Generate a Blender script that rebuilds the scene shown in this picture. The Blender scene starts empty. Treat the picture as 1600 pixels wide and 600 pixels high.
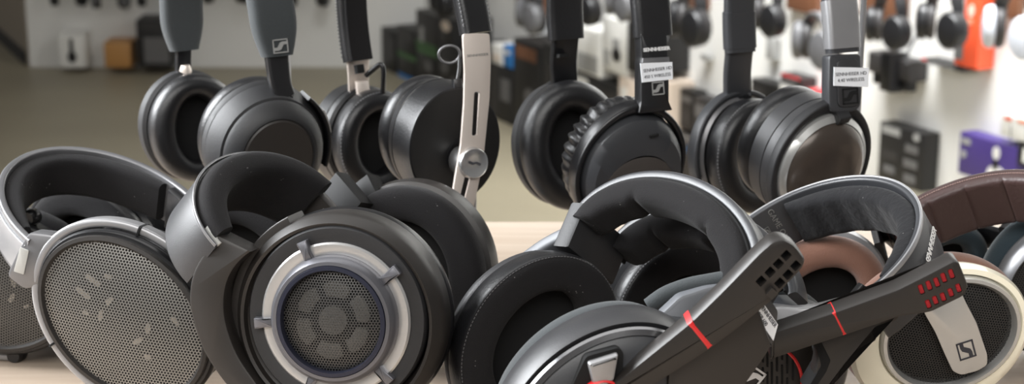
import bpy, bmesh, math, random
from mathutils import Vector, Matrix, Quaternion
random.seed(7)
PI = math.pi
C = bpy.context.scene.collection
# ---------------------------------------------------------------- camera model
FPX = 2647.0
PITCH = math.atan(700 / FPX)
CAM = Vector((0, 0, 1.24))
TZ = 0.879
HT = 1.24 - TZ
_s, _c = math.sin(PITCH), math.cos(PITCH)
R_, U_, F_ = Vector((1, 0, 0)), Vector((0, _s, _c)), Vector((0, _c, -_s))
def D(x, y, z):                                      # right, up, away  -> world direction
    return R_ * x + U_ * y + F_ * z
def P(px, py, d):                                    # a point seen at px,py at distance d
    return CAM + D((px - 800) / FPX * d, (300 - py) / FPX * d, d)
def on_plane(px, py, o, n):
    r = D((px - 800) / FPX, (300 - py) / FPX, 1)
    return CAM + r * ((o - CAM).dot(n) / r.dot(n))
def on_level(px, py, z):
    return on_plane(px, py, Vector((0, 0, z)), Vector((0, 0, 1)))
MM = 0.001
# ---------------------------------------------------------------- frames
class CF:
    def __init__(s, O, n, v):
        s.O = Vector(O); s.n = n.normalized(); s.v = (v - s.n * v.dot(s.n)).normalized(); s.u = s.v.cross(s.n)
    def __call__(s, a, b, c=0.0):
        return s.O + s.u * a + s.v * b + s.n * c
    def pix(s, px, py, c=0.0):
        q = on_plane(px, py, s.O + s.n * c, s.n) - s.O
        return (q.dot(s.u), q.dot(s.v))
    def at(s, a, b, c=0.0, rot=0.0):
        f = CF(s(a, b, c), s.n, s.v)
        f.u, f.v = s.u * math.cos(rot) + s.v * math.sin(rot), s.v * math.cos(rot) - s.u * math.sin(rot)
        return f
    def flip(s):                                     # same place, facing the other way
        return CF(s.O, -s.n, s.v)
def spow(x, e):
    return math.copysign(abs(x) ** e, x)
def oval(cf, ru, rv, off, N=72, p=2.0, du=0, dv=0, egg=0):
    out = []
    for i in range(N):
        t = 2 * PI * i / N
        a, b = spow(math.cos(t), 2 / p), spow(math.sin(t), 2 / p)
        out.append(cf(du + ru * a * (1 + egg * b), dv + rv * b, off))
    return out
# ---------------------------------------------------------------- mesh builder
class MB:
    def __init__(s):
        s.v = []; s.f = []; s.m = []; s.uv = {}
    def add(s, pts):
        i = len(s.v); s.v += [Vector(p) for p in pts]; return i
    def face(s, idx, m=0):
        s.f.append(tuple(idx)); s.m.append(m)
    def loft(s, rings, loop=False, cap0=False, cap1=False, m=0, mf=None, closed=True):
        n = len(rings[0]); b = [s.add(r) for r in rings]
        k = len(rings)
        for i in range(k if loop else k - 1):
            a, c = b[i], b[(i + 1) % k]
            for j in range(n if closed else n - 1):
                j2 = (j + 1) % n
                s.face((a + j, a + j2, c + j2, c + j), mf(i, j) if mf else m)
        if cap0: s.face([b[0] + j for j in range(n)][::-1], m)
        if cap1: s.face([b[-1] + j for j in range(n)], m)
        return s
    def dome(s, rings, m=0, flip=False):             # rings shrinking to a point given as last single
        tip = s.add([sum(rings[-1], Vector()) / len(rings[-1])])
        n = len(rings[-1])
        base = len(s.v) - 1 - n
        for j in range(n):
            s.face((base + j, base + (j + 1) % n, tip), m)
        return s
    def prism(s, cf, poly, o0, o1, bev=0.0, m=0):
        poly = list(poly)
        ar = sum(poly[i][0] * poly[(i + 1) % len(poly)][1] - poly[(i + 1) % len(poly)][0] * poly[i][1] for i in range(len(poly)))
        if ar < 0: poly = poly[::-1]
        def r(pl, o): return [cf(a, b, o) for a, b in pl]
        if bev:
            ins = inset(poly, bev)
            sg = 1 if o1 > o0 else -1
            s.loft([r(ins, o0), r(inset(poly, bev * .3), o0 + sg * bev * .3), r(poly, o0 + sg * bev), r(poly, o1 - sg * bev), r(inset(poly, bev * .3), o1 - sg * bev * .3), r(ins, o1)], cap0=True, cap1=True, m=m)
        else:
            s.loft([r(poly, o0), r(poly, o1)], cap0=True, cap1=True, m=m)
        return s
    def box(s, cf, a0, a1, b0, b1, c0, c1, bev=0.0, m=0):
        return s.prism(cf, [(a0, b0), (a1, b0), (a1, b1), (a0, b1)], c0, c1, bev, m)
    def build(s, name, mats, parent=None, smooth=True, angle=38):
        me = bpy.data.meshes.new(name)
        o0 = ROOTLOC.get(parent.name, Vector()) if parent else Vector()
        me.from_pydata([tuple(p - o0) for p in s.v], [], s.f)
        if not isinstance(mats, (list, tuple)): mats = [mats]
        for mm in mats: me.materials.append(mm)
        me.polygons.foreach_set('material_index', s.m)
        if s.uv:
            ul = me.uv_layers.new(name='uv')
            for l in me.loops: ul.data[l.index].uv = s.uv.get(l.vertex_index, (0, 0))
        bm = bmesh.new(); bm.from_mesh(me)
        bmesh.ops.remove_doubles(bm, verts=bm.verts, dist=1e-6)
        bmesh.ops.recalc_face_normals(bm, faces=bm.faces)
        bm.to_mesh(me); bm.free()
        if smooth:
            me.polygons.foreach_set('use_smooth', [True] * len(me.polygons))
            me.set_sharp_from_angle(angle=math.radians(angle))
        o = bpy.data.objects.new(name, me); C.objects.link(o)
        if parent:
            o.parent = parent; ROOTLOC[o.name] = o0
        else: ROOTLOC[o.name] = Vector()
        return o
ROOTLOC = {}
def inset(poly, d):
    n = len(poly); out = []
    for i in range(n):
        p0, p1, p2 = Vector(poly[i - 1]), Vector(poly[i]), Vector(poly[(i + 1) % n])
        e1, e2 = (p1 - p0), (p2 - p1)
        if e1.length < 1e-9 or e2.length < 1e-9: out.append(tuple(p1)); continue
        e1.normalize(); e2.normalize()
        n1, n2 = Vector((-e1.y, e1.x)), Vector((-e2.y, e2.x))
        b = n1 + n2
        if b.length < 1e-6: b = n1
        b.normalize()
        k = max(.45, b.dot(n1))
        out.append(tuple(p1 + b * d / k))
    return out
def rpoly(poly, r, seg=4):                           # polygon with rounded corners
    n = len(poly); out = []
    for i in range(n):
        p0, p1, p2 = Vector(poly[i - 1]), Vector(poly[i]), Vector(poly[(i + 1) % n])
        rr = r[i] if isinstance(r, (list, tuple)) else r
        a, b = p0 - p1, p2 - p1
        d = min(rr, a.length * .48, b.length * .48)
        q0, q2 = p1 + a.normalized() * d, p1 + b.normalized() * d
        for k in range(seg + 1):
            t = k / seg
            out.append(tuple(q0 * (1 - t) ** 2 + p1 * 2 * t * (1 - t) + q2 * t * t))
    return out
def catmull(pts, n=8, closed=False):
    pts = [Vector(p) for p in pts]; m = len(pts); out = []
    for i in range(m if closed else m - 1):
        if closed: p = [pts[(i + k - 1) % m] for k in range(4)]
        else: p = [pts[max(0, i - 1)], pts[i], pts[i + 1], pts[min(m - 1, i + 2)]]
        for k in range(n):
            t = k / n
            out.append(.5 * ((2 * p[1]) + (p[2] - p[0]) * t + (2 * p[0] - 5 * p[1] + 4 * p[2] - p[3]) * t * t + (-p[0] + 3 * p[1] - 3 * p[2] + p[3]) * t ** 3))
    if not closed: out.append(pts[-1])
    return out
def rr(r0, r1, s0, s1, rad, seg=3):                  # rounded rectangle profile
    return rpoly([(r0, s0), (r1, s0), (r1, s1), (r0, s1)], rad, seg)
class Arch:
    """a headband curve: O + cos(t) be + sin(t) ha ; w = width direction"""
    def __init__(s, O, be, ha, p=2.0, flipw=False):
        s.O, s.be, s.ha, s.p = Vector(O), be, ha, p
        s.w = be.cross(ha).normalized() * (-1 if flipw else 1)
    def pos(s, t):
        return s.O + s.be * spow(math.cos(t), 2 / s.p) + s.ha * spow(math.sin(t), 2 / s.p)
    def frame(s, t):
        e = 1e-3
        tg = (s.pos(t + e) - s.pos(t - e)).normalized()
        r = s.w.cross(tg).normalized()
        if r.dot(s.pos(t) - s.O + s.ha * .05) < 0: r = -r
        return s.pos(t), r, tg
    def pt(s, t, r, a):
        p, rd, _ = s.frame(t); return p + rd * r + s.w * a
    def rings(s, t0, t1, n, prof):
        out = []
        for i in range(n + 1):
            k = i / n; t = t0 + (t1 - t0) * k
            p, rd, _ = s.frame(t)
            pr = prof(k) if callable(prof) else prof
            out.append([p + rd * a + s.w * b for a, b in pr])
        return out
    def cf(s, t, r, a, out=True):                    # frame on the band surface: n radial, v along tangent
        p, rd, tg = s.frame(t)
        return CF(p + rd * r + s.w * a, rd if out else -rd, tg)
def sweep_rings(pts, prof, wdir=None):
    """prof in (side a along wdir-ish, b normal)"""
    pts = [Vector(p) for p in pts]; n = len(pts); out = []
    up = None
    for i in range(n):
        tg = (pts[min(n - 1, i + 1)] - pts[max(0, i - 1)]).normalized()
        if wdir is not None:
            w = wdir[i] if isinstance(wdir, list) else wdir
            a = (w - tg * w.dot(tg)).normalized(); b = tg.cross(a)
        else:
            if up is None:
                up = Vector((0, 0, 1)) if abs(tg.z) < .9 else Vector((1, 0, 0))
            a = (up - tg * up.dot(tg)).normalized(); up = a; b = tg.cross(a)
        pr = prof(i / (n - 1)) if callable(prof) else prof
        out.append([pts[i] + a * x + b * y for x, y in pr])
    return out
def circ(r, n=10):
    return [(r * math.cos(2 * PI * i / n), r * math.sin(2 * PI * i / n)) for i in range(n)]
def tube(pts, r, n=10):
    mb = MB()
    return mb.loft(sweep_rings(pts, (lambda k: circ(r(k), n)) if callable(r) else circ(r, n)), cap0=True, cap1=True)
def strap(pts, wdir, hw, th, rad=None):
    rad = rad or min(hw, th) * .6
    f = lambda k: rr(-(hw(k) if callable(hw) else hw), (hw(k) if callable(hw) else hw), -th / 2, th / 2, rad)
    return MB().loft(sweep_rings(pts, f, wdir), cap0=True, cap1=True)
def Arch3(near, far, apex, dz=0.0, down=None):
    """band through its two ends and its apex (px, py[, d]); the apex depth makes the plane square to the end line"""
    n, f = P(*near), P(*far); O = (n + f) / 2; be = (f - n) / 2
    r = D((apex[0] - 800) / FPX, (300 - apex[1]) / FPX, 1)
    d = (O - CAM).dot(be) / r.dot(be) if len(apex) < 3 else apex[2]
    ar = Arch(O, be, CAM + r * (d + dz) - O)
    if down is not None and ar.w.dot(down) < 0: ar.w = -ar.w
    return ar
# ---------------------------------------------------------------- materials
def lin(c):
    return tuple((x / 12.92 if x <= .04045 else ((x + .055) / 1.055) ** 2.4) for x in c)
def hexc(r, g, b): return lin((r / 255, g / 255, b / 255))
class NT:
    def __init__(s, name):
        s.m = bpy.data.materials.new(name); s.m.use_nodes = True
        s.t = s.m.node_tree; s.n = s.t.nodes; s.b = s.n['Principled BSDF']; s.out = s.n['Material Output']
    def new(s, typ, **kw):
        nd = s.n.new(typ)
        for k, v in kw.items(): setattr(nd, k, v)
        return nd
    def link(s, a, b): s.t.links.new(a, b)
    def math(s, op, a, b=None, c=None):
        nd = s.new('ShaderNodeMath', operation=op)
        for i, x in enumerate((a, b, c)):
            if x is None: continue
            if isinstance(x, (int, float)): nd.inputs[i].default_value = x
            else: s.link(x, nd.inputs[i])
        return nd.outputs[0]
def mat(name, col, rough=.5, metal=0.0, bump=None, var=None, coat=0, sheen=0, spec=.5, lint=0, aniso=0, scr=0):
    q = NT(name); b = q.b
    b.inputs['Base Color'].default_value = (*col, 1)
    b.inputs['Roughness'].default_value = rough; b.inputs['Metallic'].default_value = metal
    b.inputs['Specular IOR Level'].default_value = spec
    if coat: b.inputs['Coat Weight'].default_value = coat; b.inputs['Coat Roughness'].default_value = .12
    if sheen: b.inputs['Sheen Weight'].default_value = sheen; b.inputs['Sheen Roughness'].default_value = .45
    tc = q.new('ShaderNodeTexCoord')
    csock = None
    if var:
        nz = q.new('ShaderNodeTexNoise'); nz.inputs['Scale'].default_value = var[0]; nz.inputs['Detail'].default_value = 5
        q.link(tc.outputs['Object'], nz.inputs['Vector'])
        mx = q.new('ShaderNodeMix', data_type='RGBA')
        lo = tuple(x * (1 - var[1]) for x in col); hi = tuple(min(1, x * (1 + var[1])) for x in col)
        mx.inputs[6].default_value = (*lo, 1); mx.inputs[7].default_value = (*hi, 1)
        q.link(nz.outputs['Fac'], mx.inputs[0]); csock = mx.outputs[2]
        mr = q.new('ShaderNodeMapRange'); mr.inputs[3].default_value = max(0, rough - .07); mr.inputs[4].default_value = min(1, rough + .07)
        q.link(nz.outputs['Fac'], mr.inputs[0]); q.link(mr.outputs[0], b.inputs['Roughness'])
    if lint:
        vo = q.new('ShaderNodeTexVoronoi'); vo.inputs['Scale'].default_value = 520
        q.link(tc.outputs['Object'], vo.inputs['Vector'])
        n2 = q.new('ShaderNodeTexNoise'); n2.inputs['Scale'].default_value = 95
        q.link(tc.outputs['Object'], n2.inputs['Vector'])
        a = q.math('LESS_THAN', vo.outputs['Distance'], .16); c = q.math('GREATER_THAN', n2.outputs['Fac'], .66)
        f = q.math('MULTIPLY', q.math('MULTIPLY', a, c), lint)
        mx = q.new('ShaderNodeMix', data_type='RGBA')
        mx.inputs[6].default_value = (*col, 1); mx.inputs[7].default_value = (.2, .195, .19, 1)
        if csock: q.link(csock, mx.inputs[6])
        q.link(f, mx.inputs[0]); csock = mx.outputs[2]
    if csock: q.link(csock, b.inputs['Base Color'])
    if bump:
        nz = q.new('ShaderNodeTexNoise'); nz.inputs['Scale'].default_value = bump[0]; nz.inputs['Detail'].default_value = 4
        q.link(tc.outputs['Object'], nz.inputs['Vector'])
        bp = q.new('ShaderNodeBump'); bp.inputs['Strength'].default_value = bump[1]; bp.inputs['Distance'].default_value = bump[2] if len(bump) > 2 else .0006
        q.link(nz.outputs['Fac'], bp.inputs['Height']); q.link(bp.outputs['Normal'], b.inputs['Normal'])
    return q.m
def mesh_mat(name, col, pitch, hole, rough=.4, metal=.6):
    """perforated sheet: hexagonally packed round holes in the part's own millimetre uv"""
    q = NT(name); b = q.b
    b.inputs['Base Color'].default_value = (*col, 1); b.inputs['Roughness'].default_value = rough; b.inputs['Metallic'].default_value = metal
    uv = q.new('ShaderNodeUVMap'); uv.uv_map = 'uv'
    sp = q.new('ShaderNodeSeparateXYZ'); q.link(uv.outputs['UV'], sp.inputs[0])
    x = q.math('DIVIDE', sp.outputs[0], pitch); y = q.math('DIVIDE', sp.outputs[1], pitch)
    def lat(ox, oy):
        a = q.math('SUBTRACT', q.math('FLOORED_MODULO', q.math('ADD', x, ox), 1.0), .5)
        c = q.math('SUBTRACT', q.math('FLOORED_MODULO', q.math('ADD', y, oy), 1.7320508), .8660254)
        return q.math('SQRT', q.math('ADD', q.math('MULTIPLY', a, a), q.math('MULTIPLY', c, c)))
    d = q.math('MINIMUM', lat(0, 0), lat(.5, .8660254))
    f = q.math('LESS_THAN', d, hole)
    tr = q.new('ShaderNodeBsdfTransparent'); mx = q.new('ShaderNodeMixShader')
    q.link(f, mx.inputs[0]); q.link(b.outputs[0], mx.inputs[1]); q.link(tr.outputs[0], mx.inputs[2])
    q.link(mx.outputs[0], q.out.inputs['Surface'])
    return q.m
# ---------------------------------------------------------------- things
def thing(name, label, cat, loc, group=None):
    o = bpy.data.objects.new(name, None); C.objects.link(o); o.empty_display_size = .02
    o.location = loc; ROOTLOC[o.name] = Vector(loc)
    o['label'] = label; o['category'] = cat
    if group: o['group'] = group
    return o
def tag(o, label, cat, group=None):
    o['label'] = label; o['category'] = cat
    if group: o['group'] = group
    return o
def struct(name, mb, m, smooth=False):
    o = mb.build(name, m, smooth=smooth); o['kind'] = 'structure'; return o
def grille(cf, ru, rv, off, dome, name, m, parent, p=2.0, du=0, dv=0, N=72, K=8, rmin=0.0):
    mb = MB(); rings = []
    for k in range(K + 1):
        f = 1 - (1 - rmin) * k / K
        if f < .01: f = .01
        rings.append(oval(cf, ru * f, rv * f, off + dome * (1 - f * f), N, p, du, dv))
    mb.loft(rings)
    if rmin == 0: mb.dome(rings)
    for i, v in enumerate(mb.v):
        q = v - cf.O; mb.uv[i] = (q.dot(cf.u) * 1000, q.dot(cf.v) * 1000)
    # remove_doubles keeps order of the remaining vertices only if nothing merges: build without merging
    return build_uv(mb, name, m, parent)
def build_uv(mb, name, m, parent):
    me = bpy.data.meshes.new(name); o0 = ROOTLOC[parent.name]
    me.from_pydata([tuple(p - o0) for p in mb.v], [], mb.f); me.materials.append(m)
    ul = me.uv_layers.new(name='uv')
    for l in me.loops: ul.data[l.index].uv = mb.uv[l.vertex_index]
    me.polygons.foreach_set('use_smooth', [True] * len(me.polygons))
    o = bpy.data.objects.new(name, me); C.objects.link(o); o.parent = parent; ROOTLOC[o.name] = o0
    return o
def cupmesh(cf, prof, N=72, p=2.0, cap0=False, cap1=False, egg=0):
    """prof: list of (ru, rv, off[, du, dv])"""
    return MB().loft([oval(cf, q[0], q[1], q[2], N, p, *(q[3:5] if len(q) > 3 else (0, 0)), egg=egg) for q in prof], cap0=cap0, cap1=cap1)
def pad_mesh(cf, ru, rv, hu, hv, T, N=96, M=22, p=2.0, e=2.5, wr=0, nw=30, du=0, dv=0, split=.55, hdu=0, hdv=0):
    """ear cushion ring on plane off=0, puffing to off=T; slot 0 side, slot 1 front face"""
    rnd = random.Random(3); ph = [rnd.uniform(-.5, .5) for _ in range(N)]
    rings = []
    for i in range(M):
        f = 2 * PI * i / M
        k = .5 + .5 * spow(math.cos(f), 2 / e); o = T * (.5 + .5 * spow(math.sin(f), 2 / e))
        ring = []
        for j in range(N):
            t = 2 * PI * j / N
            a, b = spow(math.cos(t), 2 / p), spow(math.sin(t), 2 / p)
            w = 0
            if wr: w = wr * math.sin(nw * t + ph[j // 6] * 1.5) * (.35 + .65 * max(0, math.cos(f))) * (.6 + .4 * math.sin(3 * t))
            x = (hu + (ru - hu) * k) * (1) + w; y = (hv + (rv - hv) * k) + w
            ring.append(cf(du + hdu * (1 - k) + x * a, dv + hdv * (1 - k) + y * b, o + w * .6))
        rings.append(ring)
    lo = math.asin(split)
    def mf(i, j):
        f = 2 * PI * (i + .5) / M
        return 1 if (f > lo and f < PI + .5) else 0
    return MB().loft(rings, loop=True, mf=mf)
def stitches(cf, ru, rv, off, n, size, name, m, parent, t0=0, t1=2 * PI, p=2.0, du=0, dv=0):
    mb = MB()
    for i in range(n):
        t = t0 + (t1 - t0) * i / n; dt = (t1 - t0) / n * .6
        a = cf(du + ru * math.cos(t), dv + rv * math.sin(t), off); b = cf(du + ru * math.cos(t + dt), dv + rv * math.sin(t + dt), off)
        mb.loft(sweep_rings([a, (a + b) / 2 + cf.n * size * .6, b], circ(size, 5)), cap0=True, cap1=True)
    return mb.build(name, m, parent)
def ovarc(cf, ru, rv, off, t0, t1, prof, n=40, p=2.0, du=0, dv=0):
    """strap bent round an oval; prof(k)/list in (radial, axial)"""
    rings = []
    for i in range(n + 1):
        k = i / n; t = t0 + (t1 - t0) * k
        a, b = spow(math.cos(t), 2 / p), spow(math.sin(t), 2 / p)
        x, y = ru * a, rv * b
        nx, ny = math.cos(t) / ru, math.sin(t) / rv; L = math.hypot(nx, ny); nx /= L; ny /= L
        pr = prof(k) if callable(prof) else prof
        rings.append([cf(du + x + nx * r, dv + y + ny * r, off + s) for r, s in pr])
    return MB().loft(rings, cap0=True, cap1=True)
def text(name, s, cf, h, m, parent, off=0.0, ext=.00012, align='CENTER', sx=1.0, bold=.0):
    cu = bpy.data.curves.new(name, 'FONT'); cu.body = s; cu.size = h * 1.38; cu.align_x = align; cu.align_y = 'CENTER'; cu.extrude = ext; cu.offset = bold; cu.resolution_u = 3
    o = bpy.data.objects.new(name + '_tmp', cu); C.objects.link(o)
    bpy.context.view_layer.update()
    me = bpy.data.meshes.new_from_object(o.evaluated_get(bpy.context.evaluated_depsgraph_get()))
    bpy.data.objects.remove(o); bpy.data.curves.remove(cu)
    o0 = ROOTLOC[parent.name]
    for v in me.vertices: v.co = cf(v.co.x * sx, v.co.y, off + v.co.z) - o0
    me.materials.clear(); me.materials.append(m); me.name = name
    o = bpy.data.objects.new(name, me); C.objects.link(o); o.parent = parent; ROOTLOC[o.name] = o0
    return o
def logo(cf, h, m, parent, ext=.0003, off=0.0, name='emblem', asp=1.08):
    """square frame crossed by a slanted S stroke"""
    w = h * asp; t = h * .09; mb = MB(); a, b = w / 2, h / 2
    mb.box(cf, -a, a, b - t, b, off, off + ext); mb.box(cf, -a, a, -b, -b + t, off, off + ext)
    mb.box(cf, -a, -a + t, -b, b, off, off + ext); mb.box(cf, a - t, a, -b, b, off, off + ext)
    k = h * .5
    S = [(-.86, -.62), (-.30, -.62), (.02, -.5), (.42, .18), (.86, .18), (.86, .62), (.30, .62), (-.02, .5), (-.42, -.18), (-.86, -.18)]
    mb.prism(cf, [(x * k * asp, y * k) for x, y in S], off, off + ext)
    return mb.build(name, m, parent)
def children(o): return [c for c in bpy.data.objects if c.parent == o]
def copy_tree(o, parent=None):
    c = o.copy(); C.objects.link(c); c.parent = parent
    for ch in children(o): copy_tree(ch, c)
    return c
# ================================================================= materials
M = {}
M['black'] = mat('black plastic', hexc(22, 22, 24), .3, var=(60, .15))
M['black_matte'] = mat('matte black plastic', hexc(27, 27, 29), .55, bump=(900, .15))
M['deep'] = mat('deep black cloth', hexc(8, 8, 9), .95)
M['grey_pl'] = mat('dark grey plastic', hexc(52, 53, 56), .4, bump=(1500, .1))
M['soft_grey'] = mat('soft touch grey', hexc(46, 46, 48), .42, bump=(1400, .12))
M['gun'] = mat('gunmetal', hexc(118, 118, 120), .33, .55, var=(40, .1))
M['gunlight'] = mat('pale gunmetal', hexc(150, 150, 152), .36, .5, var=(40, .1))
M['hinge'] = mat('dull black hinge', hexc(15, 15, 16), .6, spec=.3)
M['silver'] = mat('brushed silver', hexc(205, 204, 203), .3, .75, bump=(700, .06))
M['white_tag'] = mat('pale grey tag', hexc(168, 168, 165), .5)
M['velour'] = mat('black velour', hexc(27, 26, 27), .95, bump=(1800, .5, .0008), sheen=.05, lint=.7, spec=.2)
M['velour_worn'] = mat('worn black velour', hexc(25, 25, 27), .95, bump=(300, .5, .0012), sheen=.08, lint=.8, spec=.2)
M['leather'] = mat('black leather', hexc(22, 22, 24), .36, bump=(700, .35, .0005), var=(50, .15))
M['fabric_grey'] = mat('dark grey knit fabric', hexc(52, 56, 58), .9, bump=(2200, .5, .0005), sheen=.1, var=(900, .25))
M['brown_black'] = mat('bronze black lacquer', hexc(40, 37, 35), .42, .15, var=(30, .08))
M['navy'] = mat('navy metal ring', hexc(44, 46, 60), .35, .5)
M['dome'] = mat('dark bezel metal', hexc(104, 104, 109), .34, .6)
M['plate'] = mat('pale driver backing', hexc(86, 84, 80), .8)
M['thread'] = mat('grey thread', hexc(120, 120, 122), .8)
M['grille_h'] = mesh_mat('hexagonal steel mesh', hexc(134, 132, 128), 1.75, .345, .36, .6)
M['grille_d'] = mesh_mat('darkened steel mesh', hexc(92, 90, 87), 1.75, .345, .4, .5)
M['chrome'] = mat('black chrome', hexc(120, 120, 122), .2, .9)
M['dark_thread'] = mat('dark thread', hexc(74, 73, 74), .8)
M['grille_f'] = mesh_mat('fine dark mesh', hexc(82, 81, 80), 1.55, .365, .38, .6)
M['grille_b'] = mesh_mat('black speaker mesh', hexc(46, 45, 44), 1.5, .3, .5, .3)
M['white'] = mat('white print', hexc(225, 225, 225), .6)
M['dim_print'] = mat('dim grey print', hexc(110, 110, 108), .6)
M['ink'] = mat('black ink', hexc(50, 50, 56), .7)
M['paper'] = mat('white label paper', hexc(232, 234, 238), .6)
M['red'] = mat('red anodised trim', hexc(205, 38, 40), .4)
M['red_mesh'] = mat('red mesh cloth', hexc(175, 28, 36), .8, bump=(2500, .9, .001))
M['cream'] = mat('cream lacquer', hexc(250, 244, 222), .32, coat=.3)
M['alu'] = mat('silver aluminium', hexc(198, 198, 196), .32, .7)
M['brown_leather'] = mat('dark brown leather', hexc(62, 45, 43), .45, bump=(420, .4, .0008), var=(40, .12))
M['brown_velour'] = mat('brown velour', hexc(120, 86, 72), .95, bump=(1500, .5, .0008), sheen=.3, lint=.2)
M['teal_velour'] = mat('dark teal velour', hexc(42, 55, 62), .95, bump=(1500, .5, .0008), sheen=.3)
M['steel'] = mat('satin nickel', hexc(222, 211, 202), .42, .6, bump=(900, .05))
M['knob'] = mat('turned steel', hexc(200, 200, 200), .25, .9)
M['stand'] = mat('satin grey metal', hexc(150, 150, 152), .4, .6)
# ================================================================= the setting
def wood_mat():
    q = NT('pale birch'); b = q.b
    tc = q.new('ShaderNodeTexCoord'); mp = q.new('ShaderNodeMapping')
    mp.inputs['Scale'].default_value = (1.2, 26, 10); q.link(tc.outputs['Object'], mp.inputs[0])
    nz = q.new('ShaderNodeTexNoise'); nz.inputs['Scale'].default_value = 3.5; nz.inputs['Detail'].default_value = 6; nz.inputs['Distortion'].default_value = .6
    q.link(mp.outputs[0], nz.inputs['Vector'])
    cr = q.new('ShaderNodeValToRGB')
    cr.color_ramp.elements[0].position = .3; cr.color_ramp.elements[0].color = (*hexc(172, 153, 135), 1)
    cr.color_ramp.elements[1].position = .7; cr.color_ramp.elements[1].color = (*hexc(190, 175, 159), 1)
    q.link(nz.outputs['Fac'], cr.inputs[0]); q.link(cr.outputs[0], b.inputs['Base Color'])
    b.inputs['Roughness'].default_value = .5
    return q.m
def concrete_mat(col):
    q = NT('shop floor'); b = q.b
    tc = q.new('ShaderNodeTexCoord')
    nz = q.new('ShaderNodeTexNoise'); nz.inputs['Scale'].default_value = 1.3; nz.inputs['Detail'].default_value = 8
    q.link(tc.outputs['Object'], nz.inputs['Vector'])
    cr = q.new('ShaderNodeValToRGB')
    cr.color_ramp.elements[0].position = .3; cr.color_ramp.elements[0].color = (*[x * .82 for x in col], 1)
    cr.color_ramp.elements[1].position = .75; cr.color_ramp.elements[1].color = (*[x * 1.15 for x in col], 1)
    q.link(nz.outputs['Fac'], cr.inputs[0]); q.link(cr.outputs[0], b.inputs['Base Color'])
    b.inputs['Roughness'].default_value = .45
    return q.m
M['wood'] = wood_mat(); M['floor'] = concrete_mat(hexc(140, 132, 112))
M['wall'] = mat('white painted board', hexc(222, 221, 217), .7)
M['wall_far'] = mat('taupe paint', hexc(150, 140, 126), .8)
M['leg'] = mat('counter front', hexc(200, 195, 188), .6)
W0 = CF(Vector((0, 0, 0)), Vector((0, 0, 1)), Vector((0, 1, 0)))
struct('floor', MB().box(W0, -6, 5, -1.5, 11, -.1, 0), M['floor'])
# side wall running toward the camera on the right, end wall on the left
A = on_level(590, 105, 0); B = on_level(830, 212, 0)
rdir = (B - A).normalized(); RN = Vector((rdir.y, -rdir.x, 0))
if RN.dot(CAM - A) < 0: RN = -RN
BACKY = A.y
A = A - RN * .17                                      # boxes stand along this wall
RW = CF(A, RN, Vector((0, 0, 1)))                    # u along the wall, v up, n into the room
sgn = 1 if RW.u.dot(rdir) > 0 else -1
L = 6.2
struct('wall_right', MB().box(RW, *(sorted((0, sgn * L))), 0, 3.1, -.12, 0), M['wall'])
Lc = on_level(47, 105, 0)
struct('wall_back', MB().box(CF(Vector((0, BACKY, 0)), Vector((0, -1, 0)), Vector((0, 0, 1))), Lc.x, A.x + .2, 0, 3.1, -.12, 0), M['wall'])
ldir = (on_level(0, 62, 0) - Lc); ldir.z = 0; ldir.normalize()
LW = CF(Lc, Vector((-ldir.y, ldir.x, 0)) if Vector((-ldir.y, ldir.x, 0)).dot(CAM - Lc) > 0 else Vector((ldir.y, -ldir.x, 0)), Vector((0, 0, 1)))
ls = 1 if LW.u.dot(ldir) > 0 else -1
struct('wall_left', MB().box(LW, *(sorted((ls * .06, ls * 4))), 0, 3.1, -.12, 0), M['wall_far'])
struct('baseboard_left', MB().box(LW, *(sorted((ls * .07, ls * 3.9))), 0, .05, 0, .012), M['black_matte'])
# counter
yb = on_level(800, 345, TZ).y
ct = thing('display_counter', 'pale birch counter top under all the headphones', 'counter', (0, (yb + .3) / 2 + .15, 0))
cc = CF(Vector((0, 0, 0)), Vector((0, 0, 1)), Vector((0, 1, 0)))
MB().box(cc, -1.5, 1.5, .35, yb, TZ - .035, TZ, .003).build('worktop', M['wood'], ct)
for sx in (-1.44, 1.38):
    MB().box(cc, sx, sx + .06, .4, yb - .05, 0, TZ - .035, .002).build('leg', M['leg'], ct)
MB().box(cc, -1.38, 1.38, .72, .75, .12, TZ - .035, .002).build('back_panel', M['leg'], ct)
# ================================================================= camera and light
cam = bpy.data.cameras.new('camera'); co = bpy.data.objects.new('camera', cam); C.objects.link(co)
cam.sensor_width = 36; cam.lens = FPX / 1600 * 36; cam.clip_start = .02
co.location = CAM; co.rotation_euler = (PI / 2 - PITCH, 0, 0)
cam.dof.use_dof = True; cam.dof.focus_distance = .88; cam.dof.aperture_fstop = 13
bpy.context.scene.camera = co
w = bpy.data.worlds.new('world'); bpy.context.scene.world = w; w.use_nodes = True
w.node_tree.nodes['Background'].inputs[0].default_value = (1, .985, .96, 1); w.node_tree.nodes['Background'].inputs[1].default_value = .2
def area(name, loc, target, sx, sy, e, col=(1, 1, 1), spread=180):
    l = bpy.data.lights.new(name, 'AREA'); l.shape = 'RECTANGLE'; l.size = sx; l.size_y = sy; l.energy = e; l.color = col; l.spread = math.radians(spread)
    o = bpy.data.objects.new(name, l); C.objects.link(o); o.location = loc
    o.rotation_euler = (Vector(target) - Vector(loc)).to_track_quat('-Z', 'Y').to_euler()
    o['kind'] = 'helper'
area('ceiling_light_counter', (-.1, 1.5, 2.75), (0, .95, .9), 2.6, .7, 13, (1, .985, .96))
area('ceiling_light_front', (-.4, -.9, 2.5), (0, 1.0, 1.0), 3.0, 1.2, 26, (1, .985, .96), 110)
area('ceiling_light_wall', (.6, 3.05, 2.95), (1.4, 3.75, .7), 2.8, .6, 118, (.985, .993, 1), 92)
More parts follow.
